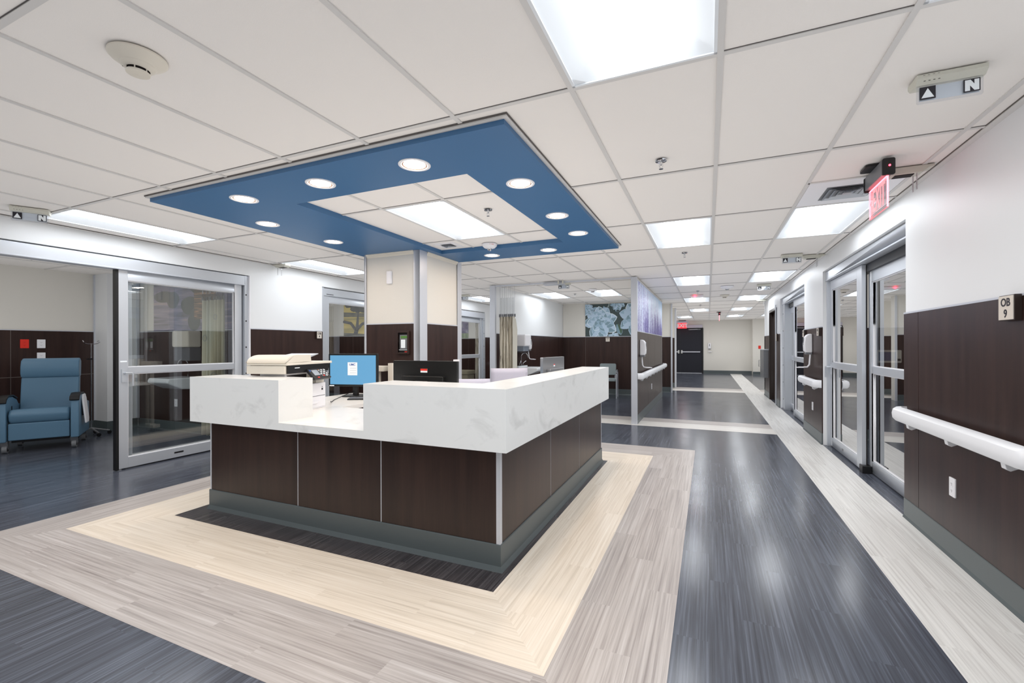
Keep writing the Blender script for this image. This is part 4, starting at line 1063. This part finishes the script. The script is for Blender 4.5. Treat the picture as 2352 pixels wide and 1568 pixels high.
detector('small round smoke detector at the alcove opening near the troffer', -2.15, 9.05, r=.08, tone='white_plastic')
def strobe(label, x, y, r=.085, word=True):
    t = thing('fire_strobe', label, 'fire alarm', (x, y, CEIL))
    m = MB(); m.lathe([(.001, 0), (r, 0), (r, -.006), (r*.96, -.022), (r*.72, -.042), (r*.4, -.050), (.001, -.051)], (0, 0, 0), 'white_plastic', 40); m.build('housing', t)
    m = MB(); m.lathe([(r*.30, -.048), (r*.30, -.060), (r*.2, -.070), (.001, -.074)], (0, 0, 0), 'chrome', 24); m.build('lens', t)
    if word:
        for i, ch in enumerate('FIRE'):
            a = -PI/2-.41+(i-1.5)*.16+1.15
            m = MB(); text_into(m, ch, .020, Matrix.Translation((r*.975*math.cos(a), r*.975*math.sin(a), -.015)) @ Matrix.Rotation(a+PI/2, 4, 'Z') @ Matrix.Rotation(PI/2, 4, 'X'), 'print_red', ext=.001); m.build('lettering', t)
    return t
strobe('white FIRE strobe inside the blue soffit, above the column', -2.262, 4.56)
strobe('white cone strobe on the corridor ceiling right of the lavender mural', .345, 9.72, .12, False)
t = thing('alarm_light', 'small white alarm with red light on the corridor ceiling, between troffers', 'alarm light', (-.235, 11.15, CEIL))
m = MB(); m.box(-.14, .14, -.05, .05, -.05, 0, 'white_plastic'); m.build('housing', t, .012)
m = MB(); m.sphere((-.04, -.052, -.028), .022, 'led_red', 12); m.build('red_lens', t)
# privacy curtain rail with mounts at the alcove opening
t = thing('ceiling_rail', 'slim metal curtain rail along the ceiling at the alcove opening', 'curtain rail', (0, 7.68, 0))
m = MB(); m.box(-3.69, -1.175, -.012, .012, 2.425, 2.452, 'corner_metal'); m.build('track', t)
m = MB(); m.box(-2.72, -2.35, -.05, .10, 2.40, 2.425, 'corner_metal'); m.build('cross_plate', t, .003)
m = MB()
for x in (-2.42, -2.34): m.cyl((x, -.08, 2.40), (x, -.08, 2.459), .014, mat='offwhite_plastic', n=12)
m.build('ceiling_mount', t)

# ---------------------------------------------------------------- murals
def lavender_mat():
    m, nt, b = newmat('lavender_print')
    tc = nt.nodes.new('ShaderNodeTexCoord'); sp = nt.nodes.new('ShaderNodeSeparateXYZ'); nt.links.new(tc.outputs['Object'], sp.inputs[0])
    def ns(sc_, det, dist=0.0):
        mp = nt.nodes.new('ShaderNodeMapping'); mp.inputs['Scale'].default_value = sc_; nt.links.new(tc.outputs['Object'], mp.inputs[0])
        n = nt.nodes.new('ShaderNodeTexNoise'); n.inputs['Scale'].default_value = 1; n.inputs['Detail'].default_value = det; n.inputs['Distortion'].default_value = dist
        nt.links.new(mp.outputs[0], n.inputs['Vector']); return n.outputs['Fac']
    a = ns((1, 12, .8), 3); c_ = ns((1, 46, 20), 4, 1.2)
    f = math_node(nt, 'ADD', math_node(nt, 'MULTIPLY', a, .55), math_node(nt, 'MULTIPLY', c_, .45))
    yy = math_node(nt, 'DIVIDE', math_node(nt, 'SUBTRACT', sp.outputs[1], 7.7), 4.4)
    zz = math_node(nt, 'SUBTRACT', math_node(nt, 'DIVIDE', math_node(nt, 'SUBTRACT', sp.outputs[2], 1.55), .85), .45)
    sky = math_node(nt, 'MULTIPLY', math_node(nt, 'MULTIPLY', yy, zz), .42)
    f = math_node(nt, 'ADD', f, sky)
    r = nt.nodes.new('ShaderNodeValToRGB'); e = r.color_ramp.elements
    e[0].position = .43; e[0].color = (*srgb((78, 68, 148)), 1); e[1].position = .70; e[1].color = (*srgb((164, 200, 232)), 1)
    for p_, q_ in ((.475, (132, 126, 190)), (.502, (206, 210, 236)), (.55, (216, 226, 244))): k = e.new(p_); k.color = (*srgb(q_), 1)
    nt.links.new(f, r.inputs[0]); nt.links.new(r.outputs[0], b.inputs['Base Color']); b.inputs['Roughness'].default_value = .35
lavender_mat()
m = MB(); m.box(-1.093, -1.082, 7.74, 12.08, WZ+.002, 2.40, 'lavender_print'); m.box(-1.092, -1.078, 7.70, 7.74, WZ+.002, 2.41, 'corner_metal'); m.box(-1.092, -1.078, 12.08, 12.1, WZ, 2.41, 'corner_metal'); m.box(-1.092, -1.078, 7.74, 12.08, 2.40, 2.412, 'corner_metal')
tag(m.build('wall_mural'), 'tall lavender field mural on the upper part of the partition wall by the corridor', 'mural')
# succulents
SUC = ['suc_%d' % i for i in range(8)]
for n_, c_ in zip(SUC, [(60, 74, 74), (124, 152, 166), (150, 178, 198), (178, 200, 220), (216, 230, 240), (112, 170, 168), (74, 98, 78), (150, 160, 150)]): plain(n_, c_, .4)
t = thing('wall_mural', 'photo mural of pale blue green succulents on the alcove back wall', 'mural', (0, 12.1, 0))
MX0, MX1, MZ0, MZ1 = -3.08, -1.175, WZ+.003, 2.432
m = MB(); m.box(MX0, MX1, -.004, .006, MZ0, MZ1, 'suc_0'); m.build('panel', t)
def clip_poly(P):
    for ax, lim, sg in ((0, MX0, 1), (0, MX1, -1), (1, MZ0, 1), (1, MZ1, -1)):
        out = []
        for i in range(len(P)):
            a, b_ = P[i], P[(i+1) % len(P)]; ia, ib = (a[ax]-lim)*sg >= 0, (b_[ax]-lim)*sg >= 0
            if ia: out.append(a)
            if ia != ib:
                u = (lim-a[ax])/(b_[ax]-a[ax]); out.append((a[0]+(b_[0]-a[0])*u, a[1]+(b_[1]-a[1])*u))
        P = out
        if not P: return P
    return P
DEP = [-.0045]
def poly(mb, P, mat):
    P = clip_poly(P)
    if len(P) > 2:
        DEP[0] -= .00004; mb.quad([(x, DEP[0], z) for x, z in P], mat)
def petal(mb, cx, cz, ang, L, W, c1, c2, rim):
    d = (math.cos(ang), math.sin(ang)); n = (-d[1], d[0])
    def S(k, side): 
        pr = [(0, .35), (.25, .75), (.5, 1.0), (.75, .85), (.9, .45), (1.0, 0)]
        return [(cx+d[0]*L*u*k+n[0]*side*W*v*k*.62, cz+d[1]*L*u*k+n[1]*side*W*v*k*.62) for u, v in pr]
    poly(mb, S(1.0, 1)+S(1.0, -1)[::-1], rim)
    ax = (cx, cz); tip = (cx+d[0]*L*.95, cz+d[1]*L*.95)
    for side, c_ in ((1, c1), (-1, c2)): poly(mb, [ax]+[(x, z) for x, z in S(.95, side)][:-1]+[tip], c_)
rnd = random.Random(4)
m = MB()
for k in range(46): petal(m, rnd.uniform(MX0, MX1), rnd.uniform(MZ0, MZ1), rnd.uniform(0, 6.28), rnd.uniform(.12, .3), rnd.uniform(.08, .16), rnd.choice(SUC[:3]+['suc_6']), rnd.choice(SUC[:3]+['suc_7']), rnd.choice(['suc_1', 'suc_2']))
m.build('background_leaves', t)['kind'] = 'stuff'
def rosette(cx, cz, R, rot):
    m = MB()
    for ri, (L, n, W) in enumerate(((1.0, 8, .50), (.80, 7, .46), (.60, 6, .38), (.42, 5, .30), (.25, 4, .2))):
        for k in range(n):
            a = rot + ri*.37 + 2*PI*k/n + rnd.uniform(-.08, .08)
            sh = rnd.choice((1, 2, 2)) if math.sin(a) < 0 else rnd.choice((2, 3))
            petal(m, cx, cz, a, R*L*(1-.16*math.sin(a)), R*W, SUC[min(3, sh+1)], SUC[sh if ri % 2 else max(1, sh-1)], rnd.choice(('suc_4', 'suc_3', 'suc_3')))
    m.build('rosette', t)
rosette(-2.66, 1.98, .47, .2); rosette(-1.72, 2.08, .47, .6); rosette(-2.30, 1.50, .20, .1); rosette(-1.28, 1.62, .22, .9); rosette(-2.2, 2.46, .2, .3); rosette(-1.2, 2.44, .22, .5); rosette(-3.02, 2.32, .18, .5)
# water lily mural in the recliner room
rampmat('lily_water', (1.2, 1, 14), [(.3, (70, 66, 80)), (.5, (122, 118, 140)), (.62, (150, 140, 160)), (.75, (190, 160, 140))], 5, .8)
rampmat('lily_pad', (5, 1, 5), [(.3, (56, 62, 66)), (.7, (84, 90, 92))])
rampmat('lily_ripple', (3, 1, 60), [(.35, (64, 56, 56)), (.55, (120, 96, 80)), (.7, (214, 160, 116))], 3, 1.0)
t = thing('wall_mural', 'purple grey water lily mural behind the sliding glass leaf on the left', 'mural', (0, 4.3, 0))
m = MB(); m.box(-8.12, -5.95, -.004, .01, WZ+.002, 2.42, 'lily_water'); m.build('panel', t)
m = MB(); yy = -.0045
def blob(cx, cz, a, b_, mat, rot=0.0, n=20):
    P = []
    for k in range(n):
        u = 2*PI*k/n; x, z = a*math.cos(u)*(1+.06*math.sin(3*u)), b_*math.sin(u)
        P.append((cx+x*math.cos(rot)-z*math.sin(rot), yy, cz+x*math.sin(rot)+z*math.cos(rot)))
    m.quad(P, mat)
for a in ((-7.85, 2.09, .26, .09), (-7.62, 2.03, .16, .13), (-7.2, 1.93, .22, .14), (-7.1, 1.68, .15, .13), (-6.9, 2.2, .3, .12)): blob(*a, 'lily_pad'); yy -= .0003
m.build('lily_pads', t)
m = MB(); m.box(-7.10, -6.6, -.0065, -.006, 1.72, 2.40, 'lily_ripple'); m.build('sunlit_ripples', t)
# tree mural in the second room
rampmat('tree_sky', (.6, 1, 5), [(.3, (120, 112, 70)), (.5, (206, 184, 96)), (.7, (226, 206, 120))], 3)
rampmat('tree_dark', (9, 1, 9), [(.35, (44, 46, 46)), (.65, (84, 82, 74))], 5)
rampmat('tree_shore', (4, 1, 10), [(.35, (58, 62, 58)), (.65, (112, 108, 84))], 5)
t = thing('wall_mural', 'golden lake mural with a dark tree, seen through the door beside OB 4', 'mural', (0, 8.4, 0))
m = MB(); m.box(-8.13, -6.7, -.004, .01, WZ+.002, 2.42, 'tree_sky'); m.build('panel', t)
m = MB(); q_ = -.0045
m.quad([(-8.13, q_, 2.02), (-6.7, q_, 1.98), (-6.7, q_, 2.10), (-7.3, q_, 2.08), (-8.13, q_, 2.13)], 'tree_shore')
m.quad([(-8.13, q_, 1.558), (-6.7, q_, 1.558), (-6.7, q_, 1.72), (-7.1, q_, 1.66), (-7.5, q_, 1.60), (-8.13, q_, 1.64)], 'tree_shore'); m.build('shoreline', t)
m = MB(); q_ = -.006
m.quad([(-7.84, q_, 1.58), (-7.70, q_, 1.58), (-7.66, q_, 1.72), (-7.66, q_, 2.1), (-7.60, q_, 2.3), (-7.66, q_, 2.3), (-7.70, q_, 2.12), (-7.76, q_, 1.75)], 'tree_dark')
m.tube([(-7.75, q_-.001, 1.70), (-7.9, q_-.001, 1.86), (-8.12, q_-.001, 1.90)], .035, 'tree_dark'); m.tube([(-7.72, q_-.001, 1.70), (-7.55, q_-.001, 1.84), (-7.3, q_-.001, 1.90)], .035, 'tree_dark')
for k in range(60):
    a = rnd.uniform(0, 6.28); r_ = rnd.uniform(0, 1)**.5; cx, cz = -7.62+.42*r_*math.cos(a), 2.28+.13*r_*math.sin(a); s_ = rnd.uniform(.03, .07)
    m.quad([(cx+s_*math.cos(u)*1.4, q_-.002-.00002*k, cz+s_*math.sin(u)) for u in [PI/3*i+rnd.uniform(-.3, .3) for i in range(6)]], 'tree_dark')
m.build('tree', t)
rampmat('iris_print', (5, 1, 5), [(.35, (58, 46, 92)), (.5, (110, 98, 140)), (.65, (150, 150, 160))], 5, 1.2)
rampmat('iris_leaf', (12, 1, 4), [(.35, (84, 112, 70)), (.65, (150, 164, 120))], 4)
t = thing('wall_mural', 'small purple flower mural in the third room, through the far left door', 'mural', (0, 12.8, 0))
m = MB(); m.box(-7.9, -7.13, -.004, .008, 1.72, 2.42, 'iris_print'); m.box(-7.9, -7.13, -.004, .008, WZ+.002, 1.72, 'iris_leaf'); m.build('panel', t)

# ---------------------------------------------------------------- curtains
rampmat('curtain_woodgrain', (34, 34, 1.3), [(.36, (52, 46, 42)), (.41, (176, 168, 152)), (.52, (214, 208, 194)), (.585, (200, 192, 176)), (.61, (72, 64, 56)), (.64, (206, 200, 186))], 5, 1.2, .8)
plain('curtain_plain', (196, 194, 184), .8, bump=.2, bscale=500)
rampmat('curtain_circles', (1.5, 1.5, .4), [(.4, (190, 184, 164)), (.5, (212, 206, 184)), (.6, (196, 198, 186))], 3, .3, .8)
def curtain(label, p0, p1, z0, z1, z2, mat, folds, rings=False, end_flat=0.0, amp=.035):
    t = thing('privacy_curtain', label, 'curtain', (p0[0], p0[1], 0)); d = Vector((p1[0]-p0[0], p1[1]-p0[1], 0)); L = d.length; d.normalize(); n = Vector((-d.y, d.x, 0))
    NX = folds*8; NZ = 6; v = []
    for j in range(NZ+1):
        z = z0+(z1-z0)*j/NZ; k_ = 1+.25*(1-j/NZ)
        for i in range(NX+1):
            s_ = L*i/NX; o_ = amp*k_*math.sin(2*PI*i/8 + .5*math.sin(i*.37))
            p = d*(s_+.012*math.sin(i*.9)*(1-j/NZ)) + n*o_; v.append((p.x, p.y, z))
    m = MB(); m.add(v, [[j*(NX+1)+i, j*(NX+1)+i+1, (j+1)*(NX+1)+i+1, (j+1)*(NX+1)+i] for j in range(NZ) for i in range(NX)], mat, True)
    if rings:
        for k in range(12):
            s_ = rnd.uniform(.05, L-.05); zc = rnd.uniform(z0+.2, z1-.15); r_ = rnd.uniform(.03, .055)
            m.tube([(d.x*(s_+r_*math.cos(u))-n.x*(-amp-.004), d.y*(s_+r_*math.cos(u))-(amp+.006), zc+r_*math.sin(u)) for u in [PI/9*q for q in range(18)]], .0025, 'print_grey', 5, True)
    o = m.build('fabric', t); md = o.modifiers.new('s', 'SOLIDIFY'); md.thickness = .003
    if end_flat:
        m = MB(); P = [d*(L-.01), d*(L+end_flat)]; m.prism([(L-.02, z0+.05), (L+end_flat*.8, z0), (L+end_flat, z1-.25), (L+end_flat*.6, z1-.05), (L-.02, z1)], -.05, -.044, 'curtain_plain', 'y') ; m.build('edge_band', t)
    v = []
    for z in (z1+.01, z2):
        for i in range(NX+1):
            s_ = L*i/NX; o_ = amp*math.sin(2*PI*i/8 + .5*math.sin(i*.37)); p = d*s_ + n*o_; v.append((p.x, p.y, z))
    m = MB(); m.add(v, [[i, i+1, NX+2+i, NX+1+i] for i in range(NX)], 'mesh_net', True); m.build('mesh_header', t)
    m = MB()
    for i in range(0, NX+1, 4):
        s_ = L*i/NX; o_ = amp*math.sin(2*PI*i/8 + .5*math.sin(i*.37)); p = d*s_+n*o_
        m.cyl((p.x, p.y, z2), (p.x*.98, p.y, 2.44), .003, mat='chrome', n=6); m.box(p.x-.014, p.x+.014, p.y-.004, p.y+.004, z1-.005, z1+.05, 'grey_plastic')
    h_ = m.build('hooks', t); h_['kind'] = 'stuff'
    return t
curtain('wood grain patterned curtain gathered at the left of the alcove, mesh top', (-3.64, 7.76), (-3.33, 7.76), .30, 1.86, 2.22, 'curtain_woodgrain', 5, False, .075)
curtain('cream curtain with circle pattern behind the open sliding glass leaf on the left', (-6.30, 3.92), (-5.84, 3.92), .12, 1.93, 2.02, 'curtain_circles', 6, True)
curtain('pale curtain inside the third room, through the far left sliding door', (-6.02, 11.25), (-5.84, 11.10), .25, 1.93, 2.0, 'curtain_woodgrain', 3)

# ---------------------------------------------------------------- recliner
rc = thing('recliner', 'blue vinyl recliner with black arm caps on casters in the left room', 'recliner', (-7.99, 2.98, 0), math.radians(58))
m = MB(); m.prism([(-.33, .40), (-.345, .47), (-.30, .535), (.22, .50), (.22, .36), (-.30, .36)], -.275, .275, 'vinyl_blue', 'x'); m.build('seat_cushion', rc, .03, 4)
m = MB(); m.prism([(-.33, .155), (-.33, .365), (-.28, .365), (-.28, .155)], -.275, .275, 'vinyl_blue', 'x'); m.build('footrest_panel', rc, .012, 3)
m = MB(); P = [(.10, .42), (.135, .60), (.165, .80), (.185, .905), (.28, .92), (.24, .40)]
m.prism(P, -.28, .28, 'vinyl_blue', 'x'); m.build('backrest', rc, .018, 4)
m = MB(); m.prism([(.180, .903), (.15, .95), (.152, 1.05), (.18, 1.13), (.25, 1.16), (.32, 1.12), (.30, .90)], -.282, .282, 'vinyl_blue', 'x'); m.build('head_cushion', rc, .016, 4)
for s_ in (-1, 1):
    m = MB(); x0, x1 = (.285, .365) if s_ > 0 else (-.365, -.285)
    m.prism([(-.355, .14), (-.355, .60), (-.33, .655), (-.25, .69), (-.10, .685), (.05, .64), (.12, .58), (.30, .55), (.30, .14)], x0, x1, 'vinyl_blue', 'x'); ar = m.build('arm', rc, .015, 3)
    m = MB(); m.prism([(-.375, .628), (-.36, .672), (-.27, .713), (-.10, .708), (.05, .66), (.05, .645), (-.10, .690), (-.26, .693), (-.34, .655), (-.362, .615)], x0-.008, x1+.008, 'black_plastic', 'x'); m.build('arm_cap', ar, .006, 3)
    m = MB(); m.prism(rrect(-.02, .02, .50, .60, .018, 5), -s_*.284, -s_*.2835, 'slot_dark', 'x') if False else m.rbox(-.16, -.125, .47, .57, (x0 if s_ > 0 else x1)-.001, (x0 if s_ > 0 else x1)+.001, .016, 'slot_dark', 4, 'x'); m.build('arm_slot', ar)
m = MB(); m.prism([(-.1, 0), (.06, 0), (.10, .05), (.10, .33), (.06, .38), (-.06, .38), (-.10, .33)], .375, .395, 'white_plastic', 'x')
for i, p in enumerate(m.v): m.v[i] = (p[0]+(.55-(p[2]+.30))*.10, p[1]-.12, p[2]+.30)
m.build('side_tray', rc, .008, 3)
m = MB(); m.box(.365, .385, -.18, -.06, .40, .52, 'dark_metal'); m.build('tray_hinge', rc)
m = MB(); m.box(-.26, .26, -.26, .28, .12, .16, 'black_plastic'); m.build('base_frame', rc)
for x, y in ((-.31, -.30), (.31, -.30), (-.31, .26), (.31, .26)):
    cs = MB(); cs.prism([(y-.035, .15), (y+.035, .15), (y+.055, .06), (y+.02, .045), (y+.0, .09)], x-.032, x+.032, 'steel_panel', 'x'); co_ = cs.build('caster', rc, .004)
    cs = MB(); cs.cyl((x-.022, y+.03, .05), (x+.022, y+.03, .05), .05, mat='grey_plastic', n=24); cs.cyl((x-.024, y+.03, .05), (x+.024, y+.03, .05), .028, mat='black_plastic', n=20); cs.build('wheel', co_)
# infusion pole
t = thing('infusion_pole', 'thin chrome pole with looped hooks standing behind the blue recliner', 'pole', (-8.35, 3.60, 0))
m = MB(); m.cyl((0, 0, .10), (0, 0, 1.36), .008, mat='chrome', n=12); m.build('pole', t)
m = MB()
for s_ in (-1, 1): m.tube([(0, 0, 1.35), (0, s_*.04, 1.352), (0, s_*.075, 1.36), (.02, s_*.095, 1.38), (0, s_*.10, 1.40), (-.02, s_*.08, 1.39)], .005, 'chrome', 6)
m.build('hooks', t)
m = MB(); m.box(-.02, .02, -.05, .01, 1.12, 1.14, 'black_plastic'); m.build('clamp', t)
m = MB()
for k in range(5):
    a = 2*PI*k/5; m.tube([(0, 0, .11), (.2*math.cos(a), .2*math.sin(a), .05)], .012, 'steel_panel', 8)
m.build('base', t)
for k in range(5):
    a = 2*PI*k/5; m = MB(); m.cyl((.2*math.cos(a)-.01, .2*math.sin(a), .025), (.2*math.cos(a)+.01, .2*math.sin(a), .025), .025, mat='black_plastic', n=12); m.build('caster', t)

# ---------------------------------------------------------------- alcove fittings
t = thing('guest_chair', 'grey guest chair with metal arms against the alcove back wall', 'chair', (-2.35, 11.45, 0), math.radians(6))
m = MB(); m.rbox(-.205, .205, .16, .20, .56, .845, .03, 'fabric_grey') if False else m.rbox(-.205, .205, .555, .845, .155, .20, .035, 'fabric_grey', 4, 'y'); m.build('backrest', t, .008, 3)
m = MB(); m.rbox(-.23, .23, -.28, .17, .42, .48, .05, 'fabric_grey', 4); m.build('seat', t, .012, 3)
for s_ in (-1, 1):
    m = MB(); m.tube([(s_*.245, .17, .0), (s_*.245, .17, .60), (s_*.245, .13, .66)], .012, 'corner_metal'); m.build('leg', t)
    m = MB(); m.tube([(s_*.245, -.26, .0), (s_*.245, -.26, .60), (s_*.245, -.24, .65)], .012, 'corner_metal'); m.build('leg', t)
    m = MB(); m.tube([(s_*.245, .16, .665), (s_*.245, 0, .685), (s_*.245, -.2, .66), (s_*.245, -.27, .62)], [.018, .022, .022, .016], 'grey_plastic'); m.build('armrest', t)
m = MB()
for s_ in (-1, 1): m.tube([(s_*.18, .17, .45), (s_*.18, .19, .62)], .01, 'corner_metal')
m.build('back_frame', t)
AX = -3.72
t = thing('wall_sink', 'white wall mounted basin with gooseneck tap at the left wall of the alcove', 'sink', (AX, 8.86, 0))
m = MB(); P = [(.0, .86), (.50, .86), (.53, .84), (.52, .79), (.36, .72), (.20, .68), (0, .68)]
v = []
m.prism(P, -.24, .24, 'porcelain', 'y'); b_ = m.build('basin', t, .018, 3)
m = MB(); m.lathe([(.18, 0), (.17, -.004), (.001, -.005)], (.28, 0, .8655), 'grey_plastic', 24); m.build('bowl_shadow', b_) if False else None
m = MB(); m.box(0, .12, -.24, .24, .855, .885, 'porcelain'); m.build('ledge', t, .008)
m = MB(); m.tube([(.07, 0, .88), (.07, 0, 1.08)] + [(.07+.075*(1-math.cos(a)), 0, 1.08+.075*math.sin(a)) for a in [PI*k/8 for k in range(1, 9)]] + [(.22, 0, 1.05)], .009, 'chrome'); m.box(.04, .10, -.10, .10, .885, .90, 'chrome'); m.build('tap', t)
for s_ in (-1, 1):
    m = MB(); m.cyl((.07, s_*.09, .90), (.07, s_*.09, .93), .014, mat='chrome'); m.tube([(.07, s_*.09, .93), (.09, s_*.11, .955), (.12, s_*.14, .99)], [.008, .009, .012], 'chrome'); m.build('wing_handle', t)
m = MB(); m.tube([(.25, 0, .69), (.25, 0, .60), (.12, 0, .58), (.0, 0, .58)], .02, 'chrome'); m.build('waste_pipe', t)
t = thing('towel_dispenser', 'white paper towel dispenser above the alcove basin', 'dispenser', (AX, 8.90, 1.16))
m = MB(); m.box(0, .22, -.17, .17, .14, .39, 'white_plastic'); m.build('cover', t, .03, 3)
m = MB(); m.box(.01, .18, -.15, .15, .0, .14, 'clear_plastic'); m.box(.01, .17, -.145, .145, .03, .14, 'print_grey'); m.build('lower_body', t, .01)
dispenser('white soap dispenser on the alcove left wall, right of the towel dispenser', AX, 9.36, 1.35, '+x')
# items on the north wall of the recliner room
t = thing('towel_dispenser', 'cream paper towel dispenser seen through the glass leaf, below the lily mural', 'dispenser', (-7.12, 4.3, 1.30))
m = MB(); m.box(-.19, .19, -.20, 0, .0, .24, 'cream_plastic'); m.build('cover', t, .025, 3)
m = MB(); m.box(-.18, .18, -.17, 0, -.20, .0, 'grey_plastic'); m.build('lower_body', t, .01)
t = thing('wall_sink', 'white basin with chrome tap in the recliner room, through the glass', 'sink', (-7.12, 4.3, 0))
m = MB(); m.prism([(0, .86), (-.48, .86), (-.50, .80), (-.3, .70), (0, .68)], -.24, .24, 'porcelain', 'x'); m.build('basin', t, .02, 3)
m = MB(); m.tube([(0, -.08, .86), (0, -.08, 1.05)] + [(0, -.08-.07*(1-math.cos(a)), 1.05+.07*math.sin(a)) for a in [PI*k/8 for k in range(1, 9)]], .01, 'chrome'); m.build('tap', t)
# third room bench
t = thing('padded_bench', 'tan padded stool inside the third room, through the far left door', 'stool', (-6.72, 11.85, 0))
m = MB(); m.rbox(-.24, .24, -.24, .24, .46, .58, .06, 'tan_vinyl', 5); m.build('cushion', t, .02, 3)
m = MB(); m.rbox(-.21, .21, -.21, .21, .06, .46, .03, 'tan_vinyl', 4); m.build('base', t, .01)
m = MB()
for x in (-.17, .17):
    for y in (-.17, .17): m.cyl((x, y, 0), (x, y, .06), .02, mat='black_plastic', n=10)
m.build('feet', t)
# device in the right hand room
t = thing('bedside_display', 'white wall display with dark screen inside the room behind the sliding doors', 'display', (2.21, 7.6, 1.155))
m = MB(); m.rbox(-.15, .15, -.085, .085, -.05, 0, .012, 'cream_plastic', 4, 'y'); m.build('housing', t, .003)
m = MB(); m.box(-.10, .09, -.0515, -.05, -.06, .06, 'monitor_dim'); m.build('screen', t)
m = MB(); m.box(.105, .14, -.0515, -.05, -.06, -.03, 'black_plastic'); m.build('buttons', t)
# unseen round lamps, added to brighten the side rooms
def added_room_lamp(label, x, y):
    t = thing('ceiling_light', label, 'light', (x, y, 2.45))
    m = MB(); m.lathe([(.17, 0), (.17, -.02), (.15, -.03), (.148, -.022)], (0, 0, 0), 'white_plastic', 32); m.build('rim', t)
    m = MB(); m.lathe([(.149, -.02), (.10, -.045), (.001, -.052)], (0, 0, 0), 'added_room_lens', 32); m.build('lens', t)
emit('added_room_lens', (1.0, .93, .84), 14.0)
added_room_lamp('unseen round ceiling lamp added to light the recliner room', -7.1, 1.3)
added_room_lamp('unseen round ceiling lamp added to light the second room behind the column', -7.2, 6.2)
added_room_lamp('unseen round ceiling lamp added to light the third room behind the column', -7.2, 10.4)
t = thing('tissue_box', 'small peach tissue box on the desk behind the blue screen monitor stand', 'box', (-3.30, 3.98, .77), .3)
m = MB(); m.box(-.06, .06, -.06, .06, 0, .10, 'peach_card'); m.build('carton', t, .003)
m = MB(); m.prism([(-.03, .10), (-.01, .135), (.004, .115), (.02, .14), (.03, .10)], -.004, .004, 'paper', 'y'); m.build('tissue', t)
